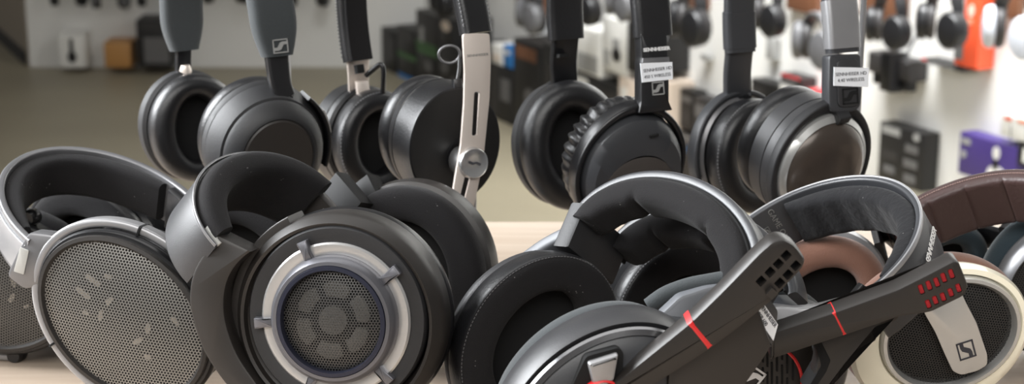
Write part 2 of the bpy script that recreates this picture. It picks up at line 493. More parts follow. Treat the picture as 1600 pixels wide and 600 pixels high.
area('side_light_left', (-1.7, 1.25, 1.85), (0, 1.02, 1.0), 1.3, 1.1, 46, (.95, .975, 1), 100)  # unseen side source inferred from the cushion highlights, well below ceiling height
area('ceiling_light_end', (-1.6, 4.6, 3.0), (-1.6, 5.6, .6), 2.0, .5, 6, (1, .98, .94))
vs = bpy.context.scene.view_settings
vs.view_transform = 'Standard'; vs.look = 'None'; vs.gamma = 1; vs.use_curve_mapping = False; vs.exposure = 0
# ================================================================= front row, left: grey open headphones with oval mesh cups
def make_mesh_phones(label, O, n, v, band, far, main):
    cf = CF(O, n, v)
    root = thing('open_back_headphones', label, 'headphones', Vector((O.x, O.y, TZ)), 'oval mesh-cup headphones')
    ru, rv = .0391, .0523
    cupmesh(cf, [(ru - .004, rv - .004, -.002), (ru - .0018, rv - .0018, .0012), (ru + .0002, rv + .0002, .0008), (ru + .0008, rv + .0008, -.0015), (ru + .0002, rv + .0002, -.0035)]).build('rim', M['brown_black'], root)
    cupmesh(cf, [(ru - .003, rv - .003, -.003), (ru + .0022, rv + .0022, -.0036), (ru + .0034, rv + .0034, -.0055), (ru + .0034, rv + .0034, -.0085), (ru + .001, rv + .001, -.0095), (ru + .0015, rv + .0015, -.022), (ru - .002, rv - .002, -.030)], cap1=True).build('shell', M['black'], root)
    grille(cf, ru - .002, rv - .002, -.001, .0045, 'grille', M['grille_h'] if main is not None else M['grille_d'], root)
    cupmesh(cf, [(ru - .003, rv - .003, -.0065), (.001, .001, -.0035)], cap1=True).build('baffle', M['baffle'], root)
    mb = MB()  # pale pieces stand for light reflected by parts inside the cup
    s_ = ru / 116
    for (x, y, ln, wd, ang) in [(-49, 62, 15, 4, -35), (-67, 41, 15, 4, -38), (-22, 29, 8, 4, 40), (-39, 5, 8, 3.5, 80), (-23, 68, 7, 3, -15), (40, -16, 9, 4, 80), (21, -37, 9, 4, 25), (86, -4, 8, 3.5, -50), (37, -63, 6, 3.5, -10), (-64, 9, 6, 3, -30)]:
        # given in the upright view of the cup, turned into its tilted axes
        k = ROT0; ca, sa = math.cos(k), math.sin(k)
        a, b_ = (x * ca + y * sa) * s_, (-x * sa + y * ca) * s_; ra = math.radians(ang) - k
        d = Vector((math.cos(ra), math.sin(ra))); e = Vector((-d.y, d.x)); h, w_ = ln * .5e-3 * .66, wd * .33e-3
        q = [Vector((a, b_)) + d * i * h + e * j * w_ for i, j in ((-1, -1), (1, -1), (1, 1), (-1, 1))]
        r2 = (a / ru) ** 2 + (b_ / rv) ** 2; o = -.0035 + .002 * (1 - r2)
        mb.prism(cf, rpoly([tuple(t) for t in q], w_ * .9), o - .001, o, 0)
    mb.build('inner_glints', M['glints'], root)
    pad_mesh(CF(cf(0, 0, -.029), -cf.n, cf.v), ru + .002, rv + .000, .022, .030, .02).build('ear_pad', [M['velour'], M['velour']], root)
    # yoke over the top of the cup
    ov = ovarc(cf, ru + .0062, rv + .0062, -.0145, math.radians(-16), math.radians(196),
               lambda k: rr(-.0026, .0026, -.0060 + .002 * abs(2 * k - 1), .0070 - .002 * abs(2 * k - 1), .0022, 4), n=64)
    yk = ov.build('yoke', M['gunlight'], root)
    for t in (24, 156):
        ovarc(cf, ru + .0062, rv + .0062, -.0145, math.radians(t - .6), math.radians(t + .6), rr(-.0028, .0028, -.0062, .0072, .0022, 4), n=2).build('joint', M['deep'], yk)
    for t in (-15, 195):
        a, b_ = (ru + .0052) * math.cos(math.radians(t)), (rv + .0052) * math.sin(math.radians(t))
        cupmesh(cf.at(a, b_, -.0145), [(.004, .004, -.006), (.005, .005, -.004), (.005, .005, .004), (.004, .004, .006)], N=20, cap0=True, cap1=True).build('pivot', M['black'], yk)
    # block joining yoke and band, with its pale inlay
    bc = CF(cf(0, rv, -.010), cf.n, cf.v)
    if main is not None:
        px = lambda L, c=0: [bc.pix(x, y, c) for x, y in L]
        main.append((px([(30, 390), (47, 362), (84, 366), (113, 384), (92, 412), (66, 446), (40, 452), (12, 430)]), px([(32, 386), (46, 391), (38, 429), (22, 424)], .002)))
    bp, ip = BLOCK[0]
    blk = MB().prism(bc, rpoly(bp, .003), -.012, .002, .0016).build('yoke_block', M['gun'], root)
    MB().prism(bc, rpoly(ip, .0006), .0015, .0028, .0003).build('inlay', M['white_tag'], blk)
    ar = band
    if ar.w.dot(D(-.47, -.67, .57)) < 0: ar.w = -ar.w
    hb = MB().loft(ar.rings(-.12, PI + .10, 60, rr(-.0005, .0036, 0, .029, .0012)), cap0=True, cap1=True).build('headband', M['gun'], root)
    MB().loft(ar.rings(-.06, PI + .08, 60, rr(.0033, .0048, .004, .025, .0005)), cap0=True, cap1=True).build('headband_cover', M['gunlight'], hb)
    MB().loft(ar.rings(.22, PI - .10, 60, lambda k: rr(-.0115 + .005 * abs(2 * k - 1) ** 6, .0, .002, .027, .004)), cap0=True, cap1=True).build('headband_pad', M['velour'], root)
    e = ar.cf(-.02, -.001, .0145)
    MB().box(e, -.0135, .0135, -.022, .010, -.006, .0015, .002).build('slider_block', M['black'], root)
    # far cup
    fc = CF(*far)
    ef = ar.pos(-.1) + ar.w * .0145
    pad_mesh(fc, ru + .002, rv - .002, .022, .031, .016, e=3).build('ear_pad', [M['leather'], M['velour']], root)
    cupmesh(fc, [(.028, .036, .003), (.001, .001, .003)], cap1=True).build('driver_cloth', M['deep'], root)
    cupmesh(fc, [(ru - .002, rv - .004, .002), (ru + .003, rv + .001, -.001), (ru + .004, rv + .002, -.006), (ru + .0025, rv + .0005, -.0075), (ru + .003, rv + .001, -.020), (ru - .002, rv - .002, -.024), (ru * .5, rv * .5, -.0265), (.001, .001, -.027)], cap1=True).build('shell', M['black'], root)
    yk2 = ovarc(fc, ru + .0066, rv + .0046, -.010, math.radians(-14), math.radians(194), rr(-.0022, .0022, -.0055, .0055, .0018), n=48).build('yoke', M['gun'], root)
    strap([ef, fc(0, rv + .0065, -.010)], ar.w, .009, .005).build('slider', M['black'], yk2)
    return root, cf
M['baffle'] = mat('grille backing', hexc(30, 29, 27), .9); M['glints'] = mat('pale inner ribs', hexc(150, 142, 130), .7)
BLOCK = []
MCO, MCN, MCV = P(191, 499, .915), D(-.17, -.13, -.98), D(-.76, .65, .1)
ROT0 = math.atan2(.65, -.76) - PI / 2
ARM = Arch3((42, 362, .932), (289, 300, 1.0), (66, 236))
mesh_phones, MC = make_mesh_phones('grey open headphones with a big oval mesh cup, lit at the front left', MCO, MCN, MCV,
    ARM,
    (ARM.O + ARM.be + D(.038, -.044, .029), D(-.45, -.1, -.88), D(-.8, .58, .1)), BLOCK)
# a second pair of the same kind beside it, cut by the left edge of the photograph
HO = P(-16, 448, 1.006)
hv = D(-.97, .18, .13)
mid0 = P(-112, 396, 1.01)
dark_pair, _ = make_mesh_phones('dark mesh-cup headphones behind the big grey pair, cut off at the far left', HO, D(-.18, -.17, -.97), hv,
    Arch(mid0, D(.034, .017, .050), D(-.050, .010, .031)), (P(158, 392, 1.075), D(-.45, -.16, -.87), D(-.9, .42, .1)), None)
# ================================================================= front row, middle: large ring-shaped open headphones
def make_ring_phones():
    O = P(517, 503, .860)
    cf = CF(O, D(-.2, -.13, -.97), D(.02, 1, -.13))
    root = thing('open_back_headphones', 'large black open headphones with a silver ring round a mesh centre', 'headphones', Vector((O.x, O.y + .03, TZ)))
    px = lambda L, c=0: [cf.pix(x, y, c) for x, y in L]
    s = .3249 * MM
    # bezel dome, navy ring
    cupmesh(cf, [(80.5 * s, 80.5 * s, -.004), (80.5 * s, 80.5 * s, .0002), (82 * s, 82 * s, .0012), (88 * s, 88 * s, .0010), (89 * s, 89 * s, .0002)]).build('inner_ring', M['navy'], root)
    bz = cupmesh(cf, [(88.5 * s, 88.5 * s, -.001), (89.5 * s, 89.5 * s, .0004), (95 * s, 95 * s, .0002), (101 * s, 101 * s, -.0022), (104 * s, 104 * s, -.0065), (104 * s, 104 * s, -.011)], N=96).build('bezel', M['dome'], root)
    # silver ring
    cupmesh(cf, [(100 * s, 100 * s, -.0078), (105 * s, 105 * s, -.0072), (119 * s, 119 * s, -.0072), (122 * s, 122 * s, -.0082), (122 * s, 122 * s, -.011)], N=96).build('silver_ring', M['silver'], root)
    # spokes
    for a in (40, 114, 186, 250, 314):
        t = math.radians(a); f = cf.at(0, 0, 0, t)
        MB().prism(f, rpoly([(97 * s, -9 * s), (113 * s, -7 * s), (128 * s, -9 * s), (133 * s, -9 * s), (133 * s, 9 * s), (128 * s, 9 * s), (113 * s, 7 * s), (97 * s, 9 * s)], 2 * s), -.011, -.0045, .0008).build('spoke', M['dome'], bz)
    # black plate ring, dark groove and the wide outer lip
    cupmesh(cf, [(118 * s, 118 * s, -.0095), (124 * s, 124 * s, -.0088), (143 * s, 144 * s, -.0088), (146 * s, 147 * s, -.0105), (146 * s, 147 * s, -.016)], N=96).build('mid_ring', M['black_matte'], root)
    o = (-3 * s, -7 * s)
    sh = cupmesh(cf, [(146 * s, 147 * s, -.016, 3 * s, 0), (150 * s, 150 * s, -.014, *o), (153 * s, 153 * s, -.0108, *o), (158 * s, 158 * s, -.0102, *o), (168 * s, 169 * s, -.0150, *o), (172 * s, 172 * s, -.0175, *o), (173 * s, 173 * s, -.022, *o), (171 * s, 171 * s, -.034, *o), (160 * s, 160 * s, -.038, *o)], N=96, cap1=True)
    sh.build('shell', M['brown_black'], root)
    cupmesh(cf, [(171 * s, 171 * s, -.0335, *o), (174 * s, 174 * s, -.036, *o), (172 * s, 172 * s, -.040, *o)], N=96).build('seam_ring', M['black'], root)
    pad_mesh(CF(cf(o[0], o[1], -.037), -cf.n, cf.v), 157 * s, 160 * s, 90 * s, 96 * s, .022).build('ear_pad', [M['velour'], M['velour']], root)
    # mesh centre and the petals behind it
    grille(cf, 81 * s, 81 * s, -.003, .0035, 'grille', M['grille_f'], root)
    bk = cupmesh(cf, [(81 * s, 81 * s, -.0075), (.001, .001, -.0055)], cap1=True).build('baffle', mat('driver dark', hexc(22, 22, 22), .9), root)
    c2 = cf.at(0, 0, 0)
    cupmesh(cf, [(24 * s, 24 * s, -.0058), (23 * s, 23 * s, -.003), (.0006, .0006, -.0022)], cap1=True).build('petal', M['plate'], bk)
    for k in range(6):
        f = cf.at(0, 0, 0, math.radians(60 * k + 24))
        pl = [(r * s * math.cos(t), r * s * math.sin(t)) for r, t in [(38, -.40), (38, -.2), (38, 0), (38, .2), (38, .40), (58, .42), (62, .25), (63, 0), (62, -.25), (58, -.42)]]
        MB().prism(f, rpoly(pl, 4 * s), -.008, -.0033, .0006).build('petal', M['plate'], bk)
    # wide yoke plate on the left
    yc = CF(cf(0, 0, -.005), cf.n, cf.v)
    q = lambda L, c=0: [yc.pix(x, y, c) for x, y in L]
    out = catmull([(*p, 0) for p in [(342, 368), (317, 398), (301, 430), (296, 462), (299, 492), (312, 535), (332, 572), (366, 615), (420, 660), (470, 690)]], 5)
    inn = catmull([(*p, 0) for p in [(480, 668), (430, 634), (396, 592), (370, 552), (354, 508), (350, 474), (354, 444), (364, 422), (378, 405), (393, 393)]], 5)
    yk = MB().prism(yc, q([(p.x, p.y) for p in out + inn]), -.016, .0005, .0016).build('yoke', M['brown_black'], root)
    # inner housing ring seen beside the plate
    ovarc(cf, 160 * s, 160 * s, -.020, math.radians(118), math.radians(250), rr(-.001, .0075, -.020, .004, .001), du=o[0], dv=o[1]).build('hanger', M['brown_black'], root)
    # ---------- band
    ar = Arch3((340, 378, .872), (512, 298, .965), (353, 252))
    if ar.w.dot(D(-.6, -.61, .5)) < 0: ar.w = -ar.w
    sh = MB().loft(ar.rings(.05, PI + .04, 64, rr(0, .003, .001, .031, .0012)), cap0=True, cap1=True).build('headband', M['soft_grey'], root)
    MB().loft(ar.rings(.3, PI + .03, 64, rr(.0022, .0036, -.0006, .0012, .0005)), cap0=True, cap1=True).build('edge_trim', M['gun'], sh)
    MB().loft(ar.rings(.02, PI - .05, 64, lambda k: rr(-.0150 + .004 * (2 * k - 1) ** 8, .0006, -.0075, .0325, .0065, 5)), cap0=True, cap1=True).build('headband_pad', M['velour'], root)
    tg = ar.cf(PI - .10, -.0025, .0050)
    MB().box(tg, -.0065, .0065, -.006, .006, -.002, .0032, .0008).build('size_tab', M['white_tag'], root)
    # far end: plate with printing, hinge
    fe = ar.cf(.0, -.002, .017)
    pc = CF(fe.O, -fe.n, fe.v)
    pl = MB().box(pc, -.0185, .0155, -.028, .010, -.002, .005, .0015).build('slider_plate', M['brown_black'], root)
    hq = CF(P(512, 328, .962), D(-.3, -.15, -.9), D(.1, 1, 0))
    text('lettering', 'R', CF(P(508, 329, .9605), D(-.35, .0, -.93), D(.3, 1, 0)), .0042, M['white'], pl, bold=.0002)
    j = P(531, 312, .985)
    MB().box(CF(j, D(-.5, .1, -.85), D(-.75, .62, 0)), -.011, .011, -.015, .012, -.010, .004, .002).build('hinge', M['hinge'], root)
    MB().box(CF(P(562, 306, 1.0), D(-.5, .1, -.85), D(-.6, .8, 0)), -.012, .012, -.014, .008, -.012, .002, .002).build('hinge', M['hinge'], root)
    # ---------- far cup
    fn = D(-.30, -.16, -.94)
    fc = CF(P(634, 426, .985), fn, D(-.25, .95, -.1))
    R1, R2 = .0465, .0505
    b0 = fc.at(0, 0, -.014)
    pad_mesh(b0, R1, R2, .025, .030, .016, e=3.2, split=.75).build('ear_pad', [M['velour'], M['velour']], root)
    cupmesh(b0, [(.029, .034, .004), (.001, .001, .003)], cap1=True).build('driver_cloth', M['deep'], root)
    cupmesh(b0, [(R1 - .003, R2 - .003, .001), (R1 + .001, R2 + .001, -.001), (R1 + .002, R2 + .002, -.006), (R1 + .001, R2 + .001, -.014), (R1 - .006, R2 - .006, -.019), (.03, .03, -.024), (.001, .001, -.025)], cap1=True).build('shell', M['brown_black'], root)
    return root
ring_phones = make_ring_phones()
SOLVER = 'FAST'
def cut(o, mb):
    """carve real openings into a finished part"""
    k = mb.build('cutter', [], None, smooth=False)
    k.location = -ROOTLOC[o.parent.name] if o.parent else Vector()
    par = o.parent; o.parent = None
    md = o.modifiers.new('b', 'BOOLEAN'); md.operation = 'DIFFERENCE'; md.object = k; md.solver = SOLVER
    bpy.context.view_layer.update()
    me = bpy.data.meshes.new_from_object(o.evaluated_get(bpy.context.evaluated_depsgraph_get()))
    o.modifiers.clear(); old = o.data; o.data = me; me.name = o.name; bpy.data.meshes.remove(old)
    me.polygons.foreach_set('use_smooth', [True] * len(me.polygons)); me.set_sharp_from_angle(angle=math.radians(35))
    o.parent = par; bpy.data.objects.remove(k)
def quad(cf, px, py, ln, wd, ang, rad):
    """small rounded rectangle centred on a pixel, long side along image angle ang"""
    a, b = cf.pix(px, py); ca, sa = math.cos(math.radians(ang)), math.sin(math.radians(ang))
    x = Vector(cf.pix(px + ca * ln / 2, py - sa * ln / 2)) - Vector((a, b)); y = Vector(cf.pix(px - sa * wd / 2, py - ca * wd / 2)) - Vector((a, b))
    c = Vector((a, b))
    return rpoly([tuple(c + x * i + y * j) for i, j in ((-1, -1), (1, -1), (1, 1), (-1, 1))], rad)
# ================================================================= front row: black gaming headset with the square-slotted boom
M['lit_grey'] = mat('lit satin grey', hexc(92, 94, 98), .5, .1)  # grey lightened in place of the light reflected off the arm
def make_boom_headset():
    O = P(948, 656, .785); n = D(.2, -.28, -.94); v = D(.80, .60, -.1)
    cf = CF(O, n, v); ru, rv = .0395, .0515
    root = thing('gaming_headset', 'black gaming headset whose boom ends in eight square slots', 'headset', Vector((O.x, O.y + .05, TZ)))
    px = lambda c, L: [c.pix(x, y) for x, y in L]
    cupmesh(cf, [(ru - .001, rv - .001, -.0045), (ru + .002, rv + .002, -.003), (ru + .0032, rv + .0032, -.006), (ru + .0042, rv + .0042, -.014), (ru + .003, rv + .003, -.024), (ru - .001, rv - .001, -.029), (.02, .03, -.030)], N=96, cap1=True).build('shell', M['soft_grey'], root)
    cupmesh(cf, [(ru - .0015, rv - .0015, -.004), (ru + .0002, rv + .0002, -.002), (ru - .0005, rv - .0005, -.0002), (ru - .003, rv - .003, .0008), (ru - .0036, rv - .0036, .0002)], N=96).build('trim_ring', M['chrome'], root)
    face = cupmesh(cf, [(ru - .0034, rv - .0034, -.0005), (ru - .0045, rv - .0045, .0006), (ru - .012, rv - .013, .0035), (.012, .016, .0055), (.001, .001, .006)], N=96, cap1=True).build('face_plate', M['grey_pl'], root)
    fc_ = CF(cf(0, 0, .0045), n, v)
    MB().prism(fc_, rpoly(px(fc_, [(884, 622), (915, 556), (966, 542), (974, 550), (972, 590), (958, 622)]), .002), -.004, .0008, .0004).build('seam', M['deep'], face)
    MB().prism(fc_, rpoly(px(fc_, [(924, 598), (916, 563), (964, 548), (957, 590), (942, 600)]), .0015), -.004, .0045, .002).build('raised_block', M['gunlight'], face)
    a, b = fc_.pix(938, 620); hc = fc_.at(a, b, .0042)
    cupmesh(hc, [(.0100, .0100, -.003), (.0100, .0100, .0005), (.0092, .0092, .0010), (.0086, .0086, 0), (.0086, .0086, -.003)], N=40).build('pivot_ring', M['red'], face)
    pad_mesh(CF(cf(0, 0, -.030), -n, v), ru - .001, rv - .001, .020, .030, .016).build('ear_pad', [M['fabric_grey'], M['velour']], root)
    # upper hinge plate lightened as if lit from above, and the cushion edge over it
    gc = CF(P(1095, 470, .822), D(.1, -.1, -.98), D(0, 1, 0))
    hp = MB().prism(gc, rpoly(px(gc, [(1030, 492), (1062, 462), (1104, 448), (1140, 442), (1158, 470), (1130, 512), (1050, 516)]), .002), -.010, .001, .002).build('hinge_plate', M['lit_grey'], root)
    MB().prism(gc, rpoly(px(gc, [(1096, 492), (1106, 466), (1118, 456), (1134, 452), (1134, 457), (1120, 461), (1111, 470), (1104, 492)]), .0006), -.002, .0016, .0003).build('seam', M['deep'], hp)
    tube(catmull([P(1014, 478, .836), P(1040, 460, .834), P(1075, 447, .832), P(1110, 440, .83), P(1146, 434, .828)], 8), .0042, 12).build('cushion_edge', M['fabric_grey'], root)
    # arm plate beside the cup, behind the boom, with the paper label on its edge
    ac = CF(P(1140, 520, .779), D(.16, -.25, -.95), D(0, 1, 0))
    arm = MB().prism(ac, rpoly(px(ac, [(1040, 640), (1045, 560), (1110, 470), (1160, 440), (1178, 462), (1206, 540), (1196, 556), (1130, 650)]), .004), -.010, .001, .0018).build('arm', M['brown_black'], root)
    ec = CF(P(1196, 496, .783), D(.55, -.15, -.82), D(-.5, .86, 0))
    MB().prism(ec, px(ec, [(1174, 484), (1191, 472), (1215, 507), (1208, 532)]), -.0003, .0003).build('price_label', M['paper'], arm)
    MB().prism(ec, rpoly(px(ec, [(1150, 470), (1195, 452), (1218, 486), (1214, 520), (1207, 546), (1190, 520)]), .002), -.008, -.0004, .001).build('arm_side', M['grey_pl'], arm)
    d0 = Vector(ec.pix(1178, 482)); d1 = Vector(ec.pix(1207, 523)); an = math.atan2((d1 - d0).y, (d1 - d0).x)
    for (sx, sy, tx) in ((1200, 494, 'SENNHEISER'), (1190, 498, 'GSP 600')):
        a, b = ec.pix(sx, sy); text('lettering', tx, ec.at(a, b, 0, an), .0021, M['ink'], arm, .0004, sx=.9)
    # microphone boom
    bc = CF(P(1090, 500, .764), D(.08, -.36, -.93), D(0, 1, 0))
    poly = [(900, 640), (958, 596), (1078, 499), (1130, 448), (1184, 392), (1206, 373), (1222, 370), (1240, 379), (1257, 402), (1254, 415), (1202, 470), (1150, 512), (1108, 543), (1010, 606), (950, 650)]
    boom = MB().prism(bc, rpoly(px(bc, poly), .003), -.009, .003, .0022).build('microphone_boom', M['brown_black'], root)
    mb = MB(); fl = MB()
    spots = [(1226, 395), (1214, 408), (1201, 421), (1187, 435), (1241, 411), (1229, 425), (1216, 438), (1202, 451)]
    for (x, y) in spots:
        qd = quad(bc, x, y, 14, 12.5, 46, .0006); mb.prism(bc, qd, -.0012, .006)
        fl.prism(bc, inset(qd, -.0002), -.0035, -.0011)
    cut(boom, mb); fl.build('microphone_slots', M['deep'], boom)
    band = px(bc, [(1072, 503), (1080, 496), (1113, 535), (1104, 543)])
    MB().prism(bc, [tuple(p) for p in inset(band, -.0001)], -.0092, .0033, .0012).build('red_band', M['red'], boom)
    # headband: two parallel rails with cushions
    ar = Arch3((1166, 450, .818), (893, 352, .92), (1067, 286), .012)
    if ar.w.dot(D(.63, -.23, .73)) < 0: ar.w = -ar.w
    for s0 in (0, .0345):
        hb = MB().loft(ar.rings(-.04, PI + (.22 if s0 == 0 else -.32), 60, rr(0, .0055, s0, s0 + .013, .002)), cap0=True, cap1=True).build('headband_rail', M['grey_pl'], root)
        MB().loft(ar.rings(.05, PI + (.1 if s0 == 0 else -.36), 60, rr(-.0012, .0004, s0 - .0012, s0 + .0142, .0007)), cap0=True, cap1=True).build('piping', M['deep'], hb)
        MB().loft(ar.rings(.10, PI + (.12 if s0 == 0 else -.66), 90, lambda k: rr(-.0168 + .0026 * max(0, math.cos(k * PI * 2 * 3.1)) ** 14 + .004 * abs(2 * k - 1) ** 10, -.0006, s0 - .0050, s0 + .0165, .0062, 5)), cap0=True, cap1=True).build('headband_cushion', M['velour'], root)
    for t, hw_ in ((.0, .021), (PI + .16, .008)):
        e = ar.cf(t, .001, .020 if hw_ > .01 else .0065)
        MB().box(e, -hw_ - .0008, hw_ + .0008, -.014, .013, -.007, .0052, .002).build('rail_joint', M['black_matte'], root)
    # far arm
    p0, p1 = ar.pt(-.02, -.001, .021), P(806, 458, .96)
    mid = p0.lerp(P(842, 424, .952), .6)
    st = catmull([p0, mid, p1], 10)
    strap(st, ar.w, lambda k: .0205 - .002 * k, .008, .0025).build('arm', M['lit_grey'], root)
    # near arm joining rail and plate
    strap(catmull([ar.pt(PI + .12, .001, .012), P(1158, 472, .797), P(1142, 520, .783)], 8), ar.w, .008, .006, .002).build('arm', M['grey_pl'], root)
    # far cup
    fn = D(.42, -.13, -.90); fv = D(.62, .78, .1)
    fb = CF(P(847, 541, .903), fn, fv)
    b0 = fb.at(0, 0, -.020)
    pad_mesh(b0, .0445, .0525, .0235, .0315, .022, e=3.4, split=.62).build('ear_pad', [M['leather'], M['velour']], root)
    stitches(b0, .0430, .0510, .0196, 150, .0003, 'stitching', M['dark_thread'], root)
    cupmesh(b0, [(.026, .034, .004), (.001, .001, .004)], cap1=True).build('driver_cloth', M['deep'], root)
    cupmesh(b0, [(.041, .049, .001), (.0425, .0505, -.001), (.0425, .0505, -.005), (.040, .048, -.007), (.041, .049, -.009), (.036, .044, -.016), (.028, .036, -.020), (.001, .001, -.021)], cap1=True).build('shell', M['soft_grey'], root)
    return root
boom_headset = make_boom_headset()
# ================================================================= front row: grey gaming headset with the red-meshed boom
def make_red_headset():
    O = P(1198, 606, .864); n = D(.12, -.28, -.945); v = D(.78, .62, -.1)
    cf = CF(O, n, v); ru, rv = .0345, .0440
    root = thing('gaming_headset', 'grey gaming headset with ten red mesh slots in its boom tip', 'headset', Vector((O.x, O.y + .05, TZ)))
    px = lambda c, L: [c.pix(x, y) for x, y in L]
    cupmesh(cf, [(ru - .003, rv - .003, .001), (ru + .001, rv + .001, -.001), (ru + .004, rv + .004, -.006), (ru + .005, rv + .005, -.018), (ru + .002, rv + .002, -.026), (.02, .03, -.027)], N=90, cap1=True).build('shell', M['grey_pl'], root)
    face = cupmesh(cf, [(ru - .0032, rv - .0032, .0005), (ru - .005, rv - .005, .002), (.02, .028, .0035), (.001, .001, .004)], N=90, cap1=True).build('face_plate', M['brown_black'], root)
    pad_mesh(CF(cf(0, 0, -.026), -n, v), ru + .004, rv + .004, .021, .031, .018).build('ear_pad', [M['fabric_grey'], M['velour']], root)
    fc_ = CF(cf(0, 0, .0038), n, v)
    # speaker slots, staggered columns
    ct_ = MB()
    for i, x in enumerate((1192, 1199, 1206, 1214, 1222, 1230, 1239)):
        for y0, y1 in (((545, 566), (574, 596)), ((536, 573), (581, 604)), ((531, 558), (566, 600)), ((534, 580), (588, 606)), ((537, 562), (570, 600)), ((544, 583), (590, 606)), ((556, 594),))[i]:
            a0, b0 = fc_.pix(x, y0); a1, b1 = fc_.pix(x, y1)
            d = (Vector((a1, b1)) - Vector((a0, b0))).normalized(); e = Vector((-d.y, d.x)) * .00045
            A_, B_ = Vector((a0, b0)), Vector((a1, b1))
            ct_.prism(fc_, rpoly([tuple(A_ + e), tuple(B_ + e), tuple(B_ - e), tuple(A_ - e)], .0003), -.0006, .0006)
    ct_.build('speaker_slots', M['deep'], face)
    # red ring
    pts = []
    for k in range(49):
        t = 2 * PI * k / 48; q = fc_.pix(1203 + 50 * math.cos(t), 598 - 58 * math.sin(t)); pts.append(fc_(q[0], q[1], .0002))
    MB().loft(sweep_rings(pts, circ(.00085, 8))).build('red_ring', M['red'], face)
    lg = fc_.pix(1172, 588)
    logo(fc_.at(lg[0], lg[1], .0006, .25), .0115, M['white'], face)
    # arm plate
    ac = CF(P(1320, 550, .838), D(.1, -.3, -.95), D(0, 1, 0))
    arm = MB().prism(ac, rpoly(px(ac, [(1262, 640), (1278, 560), (1276, 535), (1380, 486), (1412, 478), (1402, 500), (1366, 514), (1370, 531), (1340, 549), (1318, 574), (1296, 640)]), .0015), -.010, .001, .0015).build('arm', M['brown_black'], root)
    MB().prism(ac, rpoly(px(ac, [(1272, 528), (1281, 530), (1297, 562), (1290, 580), (1268, 612), (1258, 610), (1282, 570)]), .001), -.012, .0014, .0004).build('seam', M['deep'], arm)
    # boom
    bc = CF(P(1340, 480, .812), D(.04, -.38, -.92), D(0, 1, 0))
    poly = [(1203, 518), (1209, 515), (1300, 485), (1350, 467), (1400, 449), (1440, 429), (1488, 404), (1496, 406), (1511, 444), (1504, 459), (1453, 484), (1430, 488), (1400, 492), (1367, 504), (1319, 520), (1273, 535), (1209, 556), (1203, 558)]
    boom = MB().prism(bc, rpoly(px(bc, poly), .0022), -.009, .003, .0014).build('microphone_boom', M['brown_black'], root)
    sl = [(1437, 448), (1449, 442), (1461, 437), (1472, 430), (1484, 424), (1448, 471), (1459, 465), (1471, 460), (1483, 453), (1495, 446)]
    mb = MB(); fl = MB()
    for i, (x, y) in enumerate(sl):
        qd = quad(bc, x, y, 16 if i < 5 else 14.5, 8.2, -70, .0009); mb.prism(bc, qd, -.0012, .006); fl.prism(bc, inset(qd, .0001), -.003, .0024, .0003)
    cut(boom, mb); fl.build('microphone_mesh', M['red_mesh'], boom)
    MB().prism(bc, inset(px(bc, [(1298, 486), (1304, 483), (1322, 518), (1315, 521)]), -.0001), -.0092, .0032, .001).build('red_band', M['red'], boom)
    # grey yoke strip over the cup
    gc = CF(P(1270, 490, .836), D(.1, -.1, -.98), D(0, 1, 0))
    MB().prism(gc, rpoly(px(gc, [(1188, 484), (1215, 478), (1248, 482), (1280, 479), (1328, 466), (1334, 474), (1300, 500), (1220, 530), (1180, 536)]), .0015), -.010, .001, .0015).build('yoke', M['gunlight'], root)
    # headband
    ar = Arch3((1366, 440, .850), (1163, 348, .975), (1388, 287))
    if ar.w.dot(D(.44, -.72, .54)) < 0: ar.w = -ar.w
    hb = MB().loft(ar.rings(-.10, PI + .14, 70, rr(0, .0034, 0, .030, .0014)), cap0=True, cap1=True).build('headband', M['grey_pl'], root)
    MB().loft(ar.rings(.0, PI + .1, 70, rr(.0026, .0040, -.0004, .0026, .0007)), cap0=True, cap1=True).build('edge_trim', M['gunlight'], hb)
    MB().loft(ar.rings(.42, PI - .12, 110, lambda k: rr(-.0125 + .006 * abs(2 * k - 1) ** 8 + .0003 * math.sin(k * 60), 0, .0022, .029, .005, 5)), cap0=True, cap1=True).build('headband_pad', M['velour_worn'], root)
    for (t, tx, h, s) in ((.27, 'GAME ONE', .0036, .0145), ):
        p, rd, tg = ar.frame(t); f = CF(ar.pt(t, -.0004, s), -rd, tg)
        if f.u.dot(ar.w) < 0: f.u, f.v = -f.u, -f.v
        text('lettering', tx, f, h, M['dim_print'], hb)
    p, rd, tg = ar.frame(.15); f = CF(ar.pt(.15, -.0004, .0125), -rd, tg)
    if f.u.dot(ar.w) < 0: f.u, f.v = -f.u, -f.v
    logo(f, .0035, M['dim_print'], hb)
    t = PI - .72; p, rd, tg = ar.frame(t); f = CF(ar.pt(t, .0036, .0135), rd, ar.w)
    if f.u.dot(D(.2, 1, 0)) < 0: f.u, f.v = -f.u, -f.v
    text('lettering', 'SENNHEISER', f, .0042, M['white'], hb, sx=.95, bold=.0001)
    strap([ar.pt(PI + .1, .001, .012), P(1352, 470, .855), P(1330, 500, .848)], ar.w, .010, .005, .0012).build('slider', M['black'], root)
    # far cup (behind the slotted-boom headset)
    fn = D(.36, -.2, -.9); fc = CF(P(1066, 480, .985), fn, D(.7, .7, .1)); b0 = fc.at(0, 0, -.02)
    pad_mesh(b0, .0365, .0445, .013, .020, .018, e=3.2, split=.7).build('ear_pad', [M['leather'], M['velour']], root)
    stitches(b0, .0353, .0433, .0165, 130, .0004, 'stitching', M['thread'], root)
    cupmesh(b0, [(.020, .028, .004), (.001, .001, .004)], cap1=True).build('driver_cloth', M['deep'], root)
    cupmesh(b0, [(.034, .042, .001), (.037, .045, -.001), (.037, .045, -.008), (.034, .042, -.016), (.026, .034, -.020), (.001, .001, -.025)], cap1=True).build('shell', M['grey_pl'], root)
